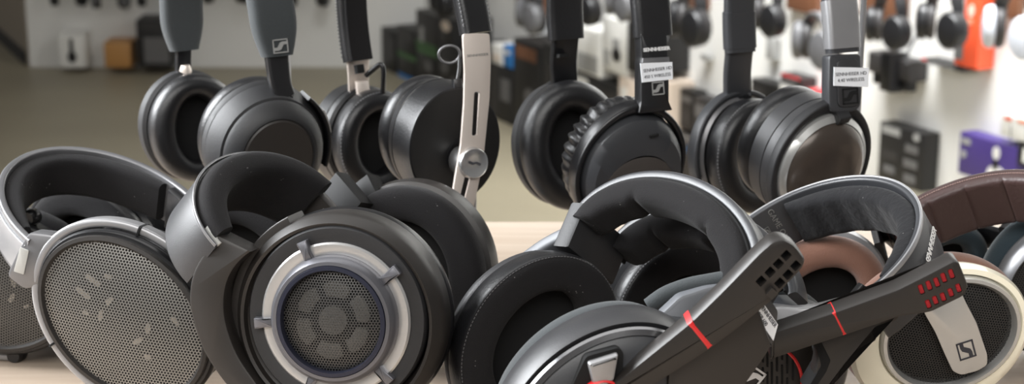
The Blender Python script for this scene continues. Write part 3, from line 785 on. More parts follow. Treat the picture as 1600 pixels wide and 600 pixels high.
    strap(catmull([ar.pt(-.06, .001, .015), P(1130, 395, 1.0), fc(.0, .044, -.026)], 8), ar.w, .012, .005, .0015).build('slider', M['grey_pl'], root)
    return root
red_headset = make_red_headset()
# ================================================================= front row, right: cream and brown open headphones
def make_cream_phones():
    O = P(1487, 524, .896); n = D(.06, -.27, -.96); v = D(.93, .36, 0)
    cf = CF(O, n, v); root = thing('open_back_headphones', 'cream headphones with brown leather band and silver plate over dark mesh', 'headphones', Vector((O.x, O.y + .03, TZ)))
    gu, gv = .0275, .0340; o = (.0035, -.0045)
    px = lambda c, L: [c.pix(x, y) for x, y in L]
    cupmesh(cf, [(gu - .001, gv - .001, -.006), (gu, gv, -.001), (gu + .0014, gv + .0014, .0012), (gu + .0032, gv + .0032, .0010), (gu + .0040, gv + .0040, -.0008), (gu + .0042, gv + .0042, -.004)], N=90).build('inner_ring', M['alu'], root)
    cupmesh(cf, [(gu + .0042, gv + .0042, -.004), (gu + .005, gv + .0052, -.0018), (gu + .008, gv + .0092, -.0022, 0, -.001), (gu + .0108, gv + .0135, -.0058, *o), (gu + .0122, gv + .0155, -.0115, *o), (gu + .0112, gv + .0145, -.018, *o), (gu + .008, gv + .011, -.022, *o)], N=90, cap1=True).build('shell', M['cream'], root)
    grille(cf, gu, gv, -.003, .003, 'grille', M['grille_b'], root)
    cupmesh(cf, [(gu, gv, -.0062), (.001, .001, -.0042)], cap1=True).build('baffle', M['deep'], root)
    pad_mesh(CF(cf(o[0], o[1], -.020), -n, v), gu + .0125, gv + .0160, .02, .028, .018).build('ear_pad', [M['brown_velour'], M['brown_velour']], root)
    pc = CF(cf(0, 0, .0025), n, v)
    poly = px(pc, [(1446, 487), (1440, 470), (1492, 446), (1503, 470), (1520, 502), (1537, 552), (1537, 566), (1524, 574), (1500, 580), (1489, 575), (1478, 552), (1462, 515)])
    MB().prism(pc, rpoly(poly, .0022), -.004, .0022, .0009).build('name_plate', M['alu'], root)
    MB().prism(pc, rpoly(inset(poly, .0011), .0018), .002, .0028, .0004).build('name_plate_face', M['alu'], root)
    a, b = pc.pix(1507, 544); a2, b2 = pc.pix(1502, 525); up = math.atan2(b2 - b, a2 - a) - PI / 2
    logo(pc.at(a, b, .0028, up - PI / 2), .0092, M['ink'], root, asp=1.08)
    # headband
    ar = Arch3((1625, 455, .895), (1392, 338, 1.0), (1650, 280))
    if ar.w.dot(D(.26, -.77, .58)) < 0: ar.w = -ar.w
    hb = MB().loft(ar.rings(-.05, PI + .05, 150, lambda k: rr(-.0072 + .0012 * max(0, math.cos(k * PI * 2 * 9)) ** 40, .0052, 0, .034, .0042, 5)), cap0=True, cap1=True).build('headband', M['brown_leather'], root)
    mb = MB()
    for i in range(150):
        t = .02 + (PI - .04) * i / 150
        mb.loft(sweep_rings([ar.pt(t, -.001, -.0001), ar.pt(t + .006, -.001, -.0005), ar.pt(t + .012, -.001, -.0001)], circ(.00035, 5)), cap0=True, cap1=True)
    mb.build('stitching', mat('brown thread', hexc(150, 125, 118), .8), hb)
    # far cup: brown cushion facing the viewer
    fn = D(-.12, -.22, -.97); fc = CF(P(1283, 470, .985), fn, D(.8, .6, .1)); b0 = fc.at(0, 0, -.018)
    pad_mesh(b0, .0350, .0400, .0165, .023, .021, split=-.2).build('ear_pad', [M['brown_velour'], M['brown_velour']], root)
    cupmesh(b0, [(.02, .027, .004), (.001, .001, .004)], cap1=True).build('driver_cloth', M['deep'], root)
    cupmesh(b0, [(.033, .038, .001), (.0360, .041, -.001), (.0370, .042, -.005), (.036, .041, -.012), (.031, .036, -.018), (.001, .001, -.019)], cap1=True).build('shell', M['gunlight'], root)
    strap(catmull([ar.pt(-.03, -.001, .017), P(1370, 352, 1.02), fc(.004, .042, -.026)], 8), ar.w, .011, .004, .0012).build('slider', M['black'], root)
    strap(catmull([ar.pt(PI + .03, -.001, .017), cf(.004, .0515, -.014)], 8), ar.w, .011, .004, .0012).build('slider', M['black'], root)
    return root
cream_phones = make_cream_phones()
# ================================================================= far right: dark pair cut by the edge
def make_edge_phones():
    O = P(1674, 458, .998); n = D(-.1, -.25, -.96); v = D(.75, .66, 0)
    cf = CF(O, n, v); root = thing('open_back_headphones', 'dark teal padded headphones behind the cream pair, cut off at the right edge', 'headphones', Vector((O.x, O.y + .03, TZ)))
    gu, gv = .0335, .0375
    cupmesh(cf, [(gu - .001, gv - .001, -.004), (gu, gv, .0), (gu + .001, gv + .001, .001), (gu + .006, gv + .006, -.003), (gu + .008, gv + .008, -.010), (gu + .006, gv + .006, -.018)], N=80, cap1=True).build('shell', M['gun'], root)
    grille(cf, gu, gv, -.002, .003, 'grille', M['grille_b'], root)
    cupmesh(cf, [(gu, gv, -.0062), (.001, .001, -.0042)], cap1=True).build('baffle', M['deep'], root)
    pad_mesh(CF(cf(-.001, 0, -.017), -n, v), gu + .0125, gv + .0135, .02, .028, .018).build('ear_pad', [M['teal_velour'], M['teal_velour']], root)
    fn = D(.1, -.2, -.97); fc = CF(P(1478, 418, 1.075), fn, D(.75, .66, 0)); b0 = fc.at(0, 0, -.018)
    pad_mesh(b0, .026, .031, .012, .017, .021, split=-.2).build('ear_pad', [M['teal_velour'], M['teal_velour']], root)
    cupmesh(b0, [(.015, .02, .004), (.001, .001, .004)], cap1=True).build('driver_cloth', M['deep'], root)
    cupmesh(b0, [(.022, .027, .001), (.025, .030, -.001), (.024, .029, -.012), (.018, .022, -.018), (.001, .001, -.019)], cap1=True).build('shell', M['black'], root)
    ar = Arch(P(1720, 400, 1.0), D(-.040, .018, .052), D(.05, .048, .0219))
    if ar.w.dot(D(.26, -.77, .58)) < 0: ar.w = -ar.w
    MB().loft(ar.rings(-.05, PI + .05, 70, rr(-.006, .005, 0, .03, .004)), cap0=True, cap1=True).build('headband', M['leather'], root)
    strap(catmull([ar.pt(-.03, 0, .015), fc(0.0, .028, -.022)], 8), ar.w, .010, .004, .0012).build('slider', M['black'], root)
    strap(catmull([ar.pt(PI + .03, 0, .015), cf(.0, gv + .006, -.012)], 8), ar.w, .010, .004, .0012).build('slider', M['black'], root)
    return root
edge_phones = make_edge_phones()
# ================================================================= back row on stands
ZW = Vector((0, 0, 1))
def up_arch(near, far, h, p=2.3, lean=0.0):
    O = (near + far) / 2; be = (far - near) / 2
    z = ZW - be.normalized() * ZW.dot(be.normalized()); z.normalize()
    ar = Arch(O, be, z * h, p)
    if ar.w.dot(D(1, 0, 0)) < 0: ar.w = -ar.w
    return ar
def stand(label, px, d, top, foot_px=None, ar=None):
    base = on_level(px, 300 + ((HT / d - .2555) / .9668) * FPX, TZ + .0004)
    root = thing('headphone_stand', label, 'stand', base, 'headphone stands of the back row')
    f = CF(base, ZW, Vector((0, 1, 0)))
    dx = 0 if foot_px is None else (foot_px - px) / FPX * d
    MB().prism(f, rpoly([(-.026 + dx, -.03), (.026 + dx, -.03), (.026 + dx, .03), (-.026 + dx, .03)], .008), 0, .004, .001).build('foot', M['stand'], root)
    apex = ar.pos(PI / 2) - ZW * .017
    top_z = apex.z
    MB().loft([[base + Vector((x, y, z)) for x, y in rpoly([(-.0014, -.004), (.0014, -.004), (.0014, .004), (-.0014, .004)], .0008, 2)] for z in (.003, top_z - base.z)], cap0=True, cap1=True).build('post', M['stand'], root)
    q = Vector((base.x, base.y, top_z))
    t = (apex - q); t.z = 0
    w = ar.w.copy(); w.z = 0
    strap([q - t.normalized() * .004, q + t * .5, apex + t.normalized() * .012], w, .010, .006, .002).build('holder', M['stand'], root)
    return root
def leg_pad(ar, t0, t1, r0, r1, w0, w1, rad, n=40, taper=None):
    return MB().loft(ar.rings(t0, t1, n, lambda k: rr(r0, r1, w0 * (taper(k) if taper else 1), w1 * (taper(k) if taper else 1), rad, 4)), cap0=True, cap1=True)
# ---- 1: round black cups, grey knit band
def make_knit_phones():
    O = P(436, 250, 1.06); n = D(.47, -.38, -.80); cf = CF(O, n, ZW)
    root = thing('wireless_headphones', 'black hanging headphones with grey knit band, first of the back row', 'headphones', Vector((O.x, O.y + .04, TZ + .05)))
    cupmesh(cf, [(.0235, .0262, -.001), (.0225, .0252, .0), (.001, .001, .0003)], cap1=True).build('touch_plate', mat('touch plate', hexc(42, 38, 35), .5), root)
    sh = cupmesh(cf, [(.0232, .026, -.0012), (.0245, .0272, -.0004), (.0265, .0292, -.0012), (.0325, .0352, -.0075), (.0335, .0362, -.0100), (.0322, .0350, -.0112), (.0345, .0372, -.0122), (.0385, .0405, -.0205), (.0395, .0412, -.026), (.0370, .0392, -.0275), (.0385, .0405, -.029), (.039, .041, -.034), (.036, .038, -.036), (.02, .03, -.037)], cap1=True)
    sh.build('shell', M['black_matte'], root)
    pad_mesh(CF(cf(0, 0, -.036), -n, ZW), .0375, .0395, .018, .024, .017).build('ear_pad', [M['leather'], M['leather']], root)
    ovarc(cf, .0395, .0420, -.020, math.radians(-20), math.radians(52), rr(-.001, .0016, -.008, .007, .001)).build('yoke', M['black'], root)
    ovarc(cf, .0402, .0428, -.020, math.radians(10), math.radians(32), rr(.001, .0022, -.004, .004, .0004)).build('yoke_highlight', M['alu'], root)  # silver arc stands in for the highlight on the black yoke
    ar = up_arch(P(435, 98, 1.062), P(288, 88, 1.175), .098, 2.5)
    tp = lambda k: 1 - .35 * max(0, (.06 - min(k, 1 - k)) / .06) ** 2
    hb = leg_pad(ar, .02, PI - .02, -.008, .006, -.0150, .0150, .006, 80, tp).build('headband', M['fabric_grey'], root)
    e = ar.cf(PI - .12, .0062, -.001); 
    f = CF(P(438, 72, 1.0), e.n, ZW); f.O = on_plane(438, 72, e.O, e.n)
    logo(f, .0088, M['alu'], hb, .0005, asp=1.2)
    strap(catmull([ar.pos(PI - .03) - ar.w * .001, P(437, 128, 1.062), P(446, 152, 1.064)], 8), ar.w, lambda k: .0078 - .0014 * k, .006, .002).build('arm', M['black'], root)
    MB().box(CF(P(440, 163, 1.066), D(.4, .2, -.9), D(.35, .94, 0)), -.005, .005, -.006, .006, -.008, .006, .0015).build('arm_hinge', M['black'], root)
    fn = D(.5, -.16, -.85); fc = CF(P(312, 202, 1.165), fn, ZW); b0 = fc.at(0, 0, -.018)
    pad_mesh(b0, .0335, .0378, .0145, .0225, .021, e=2.2).build('ear_pad', [M['leather'], M['leather']], root)
    cupmesh(b0, [(.017, .025, .004), (.001, .001, .003)], cap1=True).build('driver_cloth', M['deep'], root)
    cupmesh(b0, [(.032, .036, .001), (.0345, .0385, -.001), (.035, .039, -.008), (.033, .037, -.010), (.034, .038, -.012), (.028, .032, -.024), (.001, .001, -.026)], cap1=True).build('shell', M['black_matte'], root)
    strap(catmull([ar.pos(.03), P(286, 112, 1.178), b0(0, .037, -.004)], 8), ar.w, .0055, .005, .0015).build('arm', M['black'], root)
    cupmesh(CF(b0(0, .0385, -.003), ZW, D(0, 0, 1)), [(.004, .004, -.004), (.0045, .0045, 0), (.003, .003, .004)], N=16, cap0=True, cap1=True).build('arm_hinge', M['steel'], root)
    return root, ar
knit_phones, AR1 = make_knit_phones()
stand('thin grey stand under the knit-banded hanging headphones', 461.5, 1.185, 0, 470, AR1)
# ---- 2: black disc cup, slotted steel strap
def make_steel_phones():
    O = P(712, 228, 1.062); n = D(.5, -.25, -.83); cf = CF(O, n, ZW)
    root = thing('wireless_headphones', 'black leather hanging headphones with slotted steel straps and round knob', 'headphones', Vector((O.x, O.y + .04, TZ + .05)))
    px = lambda c, L: [c.pix(x, y) for x, y in L]
    ru, rv = .0322, .0372
    cupmesh(cf, [(ru - .001, rv - .001, 0), (.010, .010, .0005), (.001, .001, .0005)], cap1=True).build('face_plate', mat('plain black disc', hexc(22, 22, 22), .42), root)
    cupmesh(cf, [(ru - .0012, rv - .0012, -.0002), (ru, rv, -.0006), (ru + .0004, rv + .0004, -.0025), (ru + .0012, rv + .0012, -.012), (ru + .0012, rv + .0012, -.022), (ru + .0008, rv + .0008, -.0225), (ru + .0014, rv + .0014, -.023), (ru, rv, -.030), (ru - .004, rv - .004, -.033), (.02, .02, -.034)], N=90, cap1=True).build('shell', M['leather'], root)
    pad_mesh(CF(cf(0, 0, -.032), -n, ZW), ru, rv, .017, .022, .018).build('ear_pad', [M['leather'], M['leather']], root)
    h = CF(cf(0, 0, 0), n, ZW); k0 = h.pix(724, 244)
    cupmesh(h.at(k0[0], k0[1], 0), [(.0125, .0125, -.001), (.0125, .0125, .0012), (.0112, .0112, .0014), (.010, .010, .001)], N=40, cap1=True).build('hub_ring', M['black'], root)
    sc = CF(P(742, 150, 1.045), D(.46, -.12, -.88), ZW)
    strap_poly = px(sc, [(722, 53), (764, 52), (766, 100), (764, 155), (758, 214), (755, 245), (749, 277), (741, 316), (733, 348), (728, 366), (697, 350), (704, 316), (711, 271), (719, 226), (724, 160), (725, 110)])
    st = MB().prism(sc, rpoly(strap_poly, .002), -.0011, .0011, .0004).build('strap', M['steel'], root)
    ctm = MB()
    ctm.prism(sc, rpoly(px(sc, [(740, 143), (749, 143), (745, 212), (736, 212)]), .0016), -.005, .005)
    ctm.prism(sc, rpoly(px(sc, [(725, 276), (734, 279), (718, 345), (709, 342)]), .0006), -.005, .005)
    cut(st, ctm)
    a, b = sc.pix(745, 86); text('lettering', 'SENNHEISER', sc.at(a, b, .0012), .0016, M['dim_print'], st, sx=1.2)
    kc = sc.pix(737, 254)
    kf = sc.at(kc[0], kc[1], .0012)
    kn = cupmesh(kf, [(.0098, .0098, -.014), (.0098, .0098, .002), (.0090, .0090, .0032), (.0085, .0085, .0030), (.003, .003, .0026), (.0004, .0004, .0026)], N=48, cap0=True, cap1=True).build('knob', M['knob'], root)
    k2 = .0033
    MB().prism(kf.at(0, 0, .0029, -.5), [(x * k2, y * k2) for x, y in [(-1.2, -.45), (-.3, -.45), (.2, .0), (1.2, .0), (1.2, .45), (.3, .45), (-.2, 0), (-1.2, 0)]], 0, .0005).build('emblem', M['ink'], kn)
    ar = up_arch(P(743, 52, 1.050), P(560, 95, 1.165), .098, 2.3)
    hb = leg_pad(ar, .0, PI - .0, -.004, .0055, -.0105, .0105, .004, 80).build('headband', M['leather'], root)
    leg_pad(ar, .0, PI, -.0062, -.003, -.0085, .0085, .0012, 80).build('headband_lining', M['velour'], root)
    mb = MB()
    for sd in (-.0103, .0103):
        for i in range(140):
            t = .02 + (PI - .04) * i / 140
            mb.loft(sweep_rings([ar.pt(t, .0035, sd), ar.pt(t + .006, .0035, sd * 1.04), ar.pt(t + .012, .0035, sd)], circ(.0004, 5)), cap0=True, cap1=True)
    mb.build('stitching', M['thread'], hb)
    # wire loop and clip on the near strap
    lc = CF(P(702, 85, 1.058), D(.2, -.3, -.93), ZW)
    tube([lc(.0067 * math.cos(2 * PI * k / 32), .0056 * math.sin(2 * PI * k / 32)) for k in range(33)], .0009).build('wire_loop', M['gun'], root)
    tube(catmull([P(718, 92, 1.058), P(717, 110, 1.056), P(714, 128, 1.055), P(713, 140, 1.06)], 6), .0011).build('wire_clip', M['black'], root)
    MB().box(CF(P(714, 131, 1.055), D(.3, 0, -.95), ZW), -.0028, .0028, -.003, .003, -.003, .003, .0008).build('clip_block', M['black'], root)
    # far cup and strap
    fn = D(.56, -.16, -.81); fc = CF(P(596, 224, 1.165), fn, ZW); b0 = fc.at(0, 0, -.018)
    pad_mesh(b0, .0325, .0365, .016, .021, .021, e=2.4).build('ear_pad', [M['leather'], M['leather']], root)
    stitches(b0, .0312, .0352, .0172, 90, .0004, 'stitching', M['thread'], root)
    cupmesh(b0, [(.018, .023, .004), (.001, .001, .003)], cap1=True).build('driver_cloth', M['deep'], root)
    cupmesh(b0, [(.031, .035, .001), (.033, .037, -.001), (.0335, .0375, -.006), (.0325, .0365, -.007), (.0335, .0375, -.008), (.0335, .0375, -.022), (.030, .034, -.024), (.001, .001, -.0245)], cap1=True).build('shell', M['leather'], root)
    pts = catmull([ar.pos(.02) + ar.w * 0, P(560, 130, 1.172), P(560, 178, 1.182), P(566, 226, 1.188)], 8)
    fs = strap(pts, ar.w, lambda k: .0088 - .0022 * k, .0024, .0008).build('strap', M['steel'], root)
    MB().box(CF(P(560, 108, 1.160), -ar.cf(.02, 0, 0).n, ZW), -.003, .003, -.003, .003, -.001, .0035, .0006).build('slot', M['deep'], fs)
    MB().box(CF(P(566, 142, 1.166), D(.5, 0, -.86), ZW), -.0052, .0052, -.007, .007, -.001, .003, .0022).build('clasp', M['steel'], fs)
    tube(catmull([P(572, 118, 1.160), P(584, 108, 1.156), P(594, 101, 1.154), P(599, 108, 1.154), P(599, 125, 1.156), P(598, 150, 1.162)], 6), .0018).build('wire_clip', M['black'], root)
    return root, ar
steel_phones, AR2 = make_steel_phones()
stand('thin grey stand under the steel-strapped hanging headphones', 742, 1.175, 0, 722, AR2)
# ---- 3: wrinkled cushion
def make_wrinkled_phones():
    O = P(996, 275, 1.06); n = D(.42, -.44, -.79); cf = CF(O, n, ZW)
    root = thing('wireless_headphones', 'black hanging headphones with wrinkled ear cushion and white label above emblem', 'headphones', Vector((O.x, O.y + .04, TZ + .05)))
    cupmesh(cf, [(.026, .023, .0004, .002, -.010), (.024, .021, .0012, .002, -.010), (.001, .001, .0012, .002, -.010)], cap1=True).build('touch_plate', mat('bronze touch plate', hexc(62, 57, 54), .45), root)
    cupmesh(cf, [(.024, .022, .0006, .002, -.008), (.0305, .0315, .0002, .001, -.002), (.0335, .0365, -.004), (.0352, .0388, -.011), (.0352, .0388, -.016)], N=90, cap1=True).build('shell', M['grey_pl'], root)
    mic = cf.pix(1021, 211); MB().box(cf.at(mic[0], mic[1], -.002, .15), -.003, .003, -.0007, .0007, -.002, .0035).build('microphone_slot', M['deep'], root)
    ovarc(cf, .0372, .0408, -.012, math.radians(-30), math.radians(215), lambda k: rr(-.0012, .0024 + .0022 * math.exp(-((k - .485) / .12) ** 2), -.006, .005, .002), n=56).build('yoke', M['black'], root)
    cupmesh(cf, [(.0345, .038, -.0145), (.0358, .0395, -.017), (.034, .038, -.020), (.02, .02, -.021)], cap1=True).build('back_shell', M['black'], root)
    pad_mesh(CF(cf(0, 0, -.018), -n, ZW), .0370, .0410, .016, .022, .021, N=200, wr=.0012, nw=34, e=2.2).build('ear_pad', [M['leather'], M['leather']], root)
    ar = up_arch(P(1022, 70, 1.050), P(884, 70, 1.160), .098, 2.4)
    leg_pad(ar, .02, PI - .03, -.006, .004, -.0130, .0130, .0045, 80).build('headband', M['leather'], root)
    # near arm block, writing, label, emblem
    af = ar.cf(PI - .02, 0, 0); bc = CF(P(1023, 110, 1.048), D(.40, -.05, -.91), ZW)
    px = lambda c, L: [c.pix(x, y) for x, y in L]
    arm = MB().prism(bc, rpoly(px(bc, [(999, 52), (1040, 50), (1043, 90), (1044, 96), (1044, 160), (1050, 172), (996, 178), (1000, 160), (1000, 98), (1001, 90)]), .0012), -.008, .0015, .001).build('arm', M['black'], root)
    MB().prism(bc, rpoly(px(bc, [(1002, 91), (1043, 89), (1044, 97), (1001, 99)]), .0004), .001, .0022, .0003).build('cuff', M['gun'], arm)
    a, b = bc.pix(1024, 77); text('lettering', 'SENNHEISER', bc.at(a, b, .0018), .0022, M['white'], arm, bold=.00012, sx=1.1)
    lb = MB(); L = px(bc, [(997, 99), (1047, 97), (1048, 124), (1000, 129)])
    lb.prism(bc, L, .0024, .0028); label = lb.build('price_label', M['paper'], arm)
    for (sx, sy, tx) in ((1024, 108.5, 'SENNHEISER HD'), (1024, 118.5, '450 S WIRELESS')):
        a, b = bc.pix(sx, sy); text('lettering', tx, bc.at(a, b, .0029, .03), .0021, M['ink'], arm, sx=.95)
    a, b = bc.pix(1026, 138); logo(bc.at(a, b, .0017), .0082, M['alu'], arm, .0004, asp=1.05)
    # far cup
    fn = D(.34, -.08, -.94); fc = CF(P(900, 228, 1.160), fn, ZW); b0 = fc.at(0, 0, -.02)
    pad_mesh(b0, .0375, .0450, .0165, .0245, .025, e=2.1, N=120).build('ear_pad', [M['leather'], M['leather']], root)
    cupmesh(b0, [(.02, .028, .004), (.001, .001, .003)], cap1=True).build('driver_cloth', M['deep'], root)
    cupmesh(b0, [(.034, .041, .001), (.0365, .0435, -.001), (.0365, .0435, -.010), (.034, .041, -.016), (.001, .001, -.018)], cap1=True).build('shell', M['black_matte'], root)
    fa = strap(catmull([ar.pos(.03), P(880, 98, 1.168), P(881, 126, 1.174), b0(0, .040, -.008)], 8), ar.w, .0095, .006, .0015).build('arm', M['black'], root)
    MB().box(CF(P(879, 87, 1.158), D(.35, 0, -.93), ZW), -.0035, .0035, -.0012, .0012, -.003, .003).build('slot', M['deep'], fa)
    return root, ar
wrinkled_phones, AR3 = make_wrinkled_phones()
stand('thin grey stand under the hanging headphones with wrinkled cushion', 1022, 1.175, 0, 1030, AR3)
# ---- 4: bronze dish cup
def make_bronze_phones():
    O = P(1296, 268, 1.055); n = D(.48, -.42, -.77); cf = CF(O, n, ZW)
    root = thing('wireless_headphones', 'dark grey hanging headphones with glossy bronze cup, rightmost of the back row', 'headphones', Vector((O.x, O.y + .04, TZ + .05)))
    cupmesh(cf, [(.0302, .0312, -.004), (.0295, .0305, -.0025), (.024, .025, .0012), (.013, .014, .003), (.001, .001, .0035)], N=80, cap1=True).build('face_plate', mat('bronze lacquer', hexc(74, 66, 60), .25, .35), root)
    cupmesh(cf, [(.0300, .031, -.0045), (.0304, .0316, -.0035), (.0332, .0352, -.0060), (.0340, .0360, -.0095)], N=80).build('trim_ring', M['alu'], root)
    cupmesh(cf, [(.033, .0345, -.0098), (.0350, .0375, -.0095), (.0368, .0398, -.013), (.0375, .0405, -.021), (.0365, .0395, -.0215), (.0375, .0405, -.022), (.037, .040, -.034), (.034, .037, -.037), (.02, .02, -.038)], N=80, cap1=True).build('shell', M['soft_grey'], root)
    ovarc(cf, .0355, .0385, -.0105, math.radians(-35), math.radians(215), lambda k: rr(-.001, .0034 + .002 * math.exp(-((k - .5) / .12) ** 2), -.0035, .0035, .0015), n=56).build('yoke', M['black_matte'], root)
    a, b = .036 * math.cos(math.radians(218)), .039 * math.sin(math.radians(218))
    MB().box(cf.at(a, b, -.009, .3), -.003, .003, -.007, .003, -.004, .004, .0008).build('yoke_pin', M['gunlight'], root)
    pad_mesh(CF(cf(0, 0, -.036), -n, ZW), .0355, .0385, .016, .022, .018).build('ear_pad', [M['leather'], M['leather']], root)
    ar = up_arch(P(1317, 82, 1.046), P(1156, 82, 1.160), .105, 2.3)
    hb = leg_pad(ar, .0, PI - .0, -.005, .004, -.0110, .0110, .0035, 80).build('headband', M['grey_pl'], root)
    for t0, t1 in ((PI - .26, PI - .015), (.015, .22)):
        leg_pad(ar, t0, t1, -.0055, .0046, -.0116, .0116, .0035, 12).build('cuff', M['gunlight'] if t0 > 1 else M['grey_pl'], hb)
    bc = CF(P(1320, 125, 1.044), D(.36, -.06, -.93), ZW)
    px = lambda c, L: [c.pix(x, y) for x, y in L]
    arm = MB().prism(bc, rpoly(px(bc, [(1294, 86), (1343, 84), (1345, 150), (1342, 168), (1334, 174), (1302, 176), (1294, 170), (1293, 140)]), .0025), -.008, .0015, .0012).build('arm', M['grey_pl'], root)
    MB().prism(bc, rpoly(px(bc, [(1304, 94), (1338, 92), (1340, 166), (1306, 168)]), .004), .001, .0026, .0006).build('inset_panel', M['soft_grey'], arm)
    MB().prism(bc, px(bc, [(1298.5, 105), (1353, 106), (1352, 136), (1298, 134)]), .003, .0034).build('price_label', M['paper'], arm)
    for (sx, sy, tx) in ((1325, 115.5, 'SENNHEISER HD'), (1325, 125, '4.40 WIRELESS')):
        a, b = bc.pix(sx, sy); text('lettering', tx, bc.at(a, b, .0035, -.02), .0022, M['ink'], arm)
    a, b = bc.pix(1325, 150); logo(bc.at(a, b, .0027), .0098, M['deep'], arm, .0004, asp=1.15)
    strap([bc(-.0, -.018, -.004), cf(0, .037, -.0085)], bc.u, .009, .007, .002).build('neck', M['black_matte'], root)
    fn = D(.5, -.14, -.85); fc = CF(P(1188, 246, 1.165), fn, ZW); b0 = fc.at(0, 0, -.02)
    pad_mesh(b0, .0355, .0400, .0165, .023, .023, e=2.6).build('ear_pad', [M['leather'], M['leather']], root)
    stitches(b0, .0347, .0392, .0175, 100, .0004, 'stitching', M['thread'], root)
    cupmesh(b0, [(.02, .026, .004), (.001, .001, .003)], cap1=True).build('driver_cloth', M['deep'], root)
    cupmesh(b0, [(.034, .038, .001), (.036, .0405, -.001), (.0365, .041, -.008), (.034, .038, -.016), (.001, .001, -.02)], cap1=True).build('shell', M['gun'], root)
    ovarc(b0, .0385, .0425, -.004, math.radians(60), math.radians(200), rr(-.001, .0026, -.005, .005, .0015), n=40).build('yoke', M['grey_pl'], root)
    fa = strap(catmull([ar.pos(.02), P(1152, 112, 1.168), P(1152, 146, 1.176), b0(0, .043, -.004)], 8), ar.w, .0098, .007, .002).build('arm', M['grey_pl'], root)
    return root, ar
bronze_phones, AR4 = make_bronze_phones()
stand('thin grey stand under the bronze-cupped hanging headphones', 1326, 1.175, 0, 1326, AR4)
# ================================================================= shop background
def flat(name, r, g, b, rough=.5, **k): return mat(name, hexc(r, g, b), rough, **k)
K = dict(black=flat('black card', 26, 25, 25), ink2=flat('dark print', 44, 42, 42), white=flat('white card', 222, 221, 216), grey=flat('grey card', 96, 95, 95), pale=flat('pale print', 150, 150, 148),
         tan=flat('kraft card', 176, 128, 72), brown=flat('walnut board', 112, 74, 52), orange=flat('orange card', 226, 84, 48), red=flat('red card', 205, 36, 44), purple=flat('purple card', 66, 50, 116),
         blue=flat('blue card', 40, 112, 176), green=flat('green print', 58, 96, 52), cream=flat('cream card', 216, 200, 184), gear=flat('headset black', 22, 22, 24, .4), gearw=flat('headset white', 190, 194, 202, .5), gearg=flat('headset grey', 92, 92, 94, .45), pink=flat('salmon print', 236, 150, 120))
RWc = RW
def wallframe(side, t):
    """frame lying t in front of a wall (t = 0 is the wall itself)"""
    if side == 'b': f = CF(Vector((0, BACKY, 0)), Vector((0, -1, 0)), ZW)
    else: f = CF(RWc.O, RWc.n, ZW)
    f.O = f.O + f.n * (t + .003)
    return f
PLACED = []
def bgbox(side, x0, y0, x1, y1, dep, m, label, prints=(), name='product_box', group=None, floor=False, off=0.0):
    f = wallframe(side, dep + off); c = (x0 + x1) / 2
    u0, _ = f.pix(x0, (y0 + y1) / 2); u1, _ = f.pix(x1, (y0 + y1) / 2)
    v0 = f.pix(c, y1)[1]; v1 = f.pix(c, y0)[1]
    if floor or v0 < 0: v0 = 0
    u0, u1 = min(u0, u1), max(u0, u1)
    for (sd, U0, U1, V0, V1) in PLACED:                  # boxes stand clear of the ones already placed
        du, dv = min(u1, U1) - max(u0, U0) + .003, min(v1, V1) - max(v0, V0) + .003
        if sd == side and du > .003 and dv > .003:
            if du < dv:
                if u0 + u1 > U0 + U1: u0 += du
                else: u1 -= du
            elif v0 + v1 > V0 + V1: v0 += dv
            else: v1 -= dv
    PLACED.append((side, u0, u1, v0, v1))
    root = thing(name, label, 'box', f((u0 + u1) / 2, v0, -dep / 2), group)
    MB().box(f, u0, u1, v0, v1, -dep, 0, .003).build('carton', K[m], root)
    for (a0, b0, a1, b1, pm, *sh) in prints:             # fractions of the face, from the top left
        L = u0 + (u1 - u0) * a0, u0 + (u1 - u0) * a1; V_ = v1 + (v0 - v1) * b1, v1 + (v0 - v1) * b0
        mb = MB()
        if sh:
            cc_ = f.at((L[0] + L[1]) / 2, (V_[0] + V_[1]) / 2)
            cupmesh_ = [oval(cc_, (L[1] - L[0]) / 2, (V_[1] - V_[0]) / 2, o, 20) for o in (0, .0015)]
            mb.loft(cupmesh_, cap1=True)
        else: mb.box(f, L[0], L[1], V_[0], V_[1], 0, .0015)
        mb.build('printed_panel', K[pm], root)
    return root
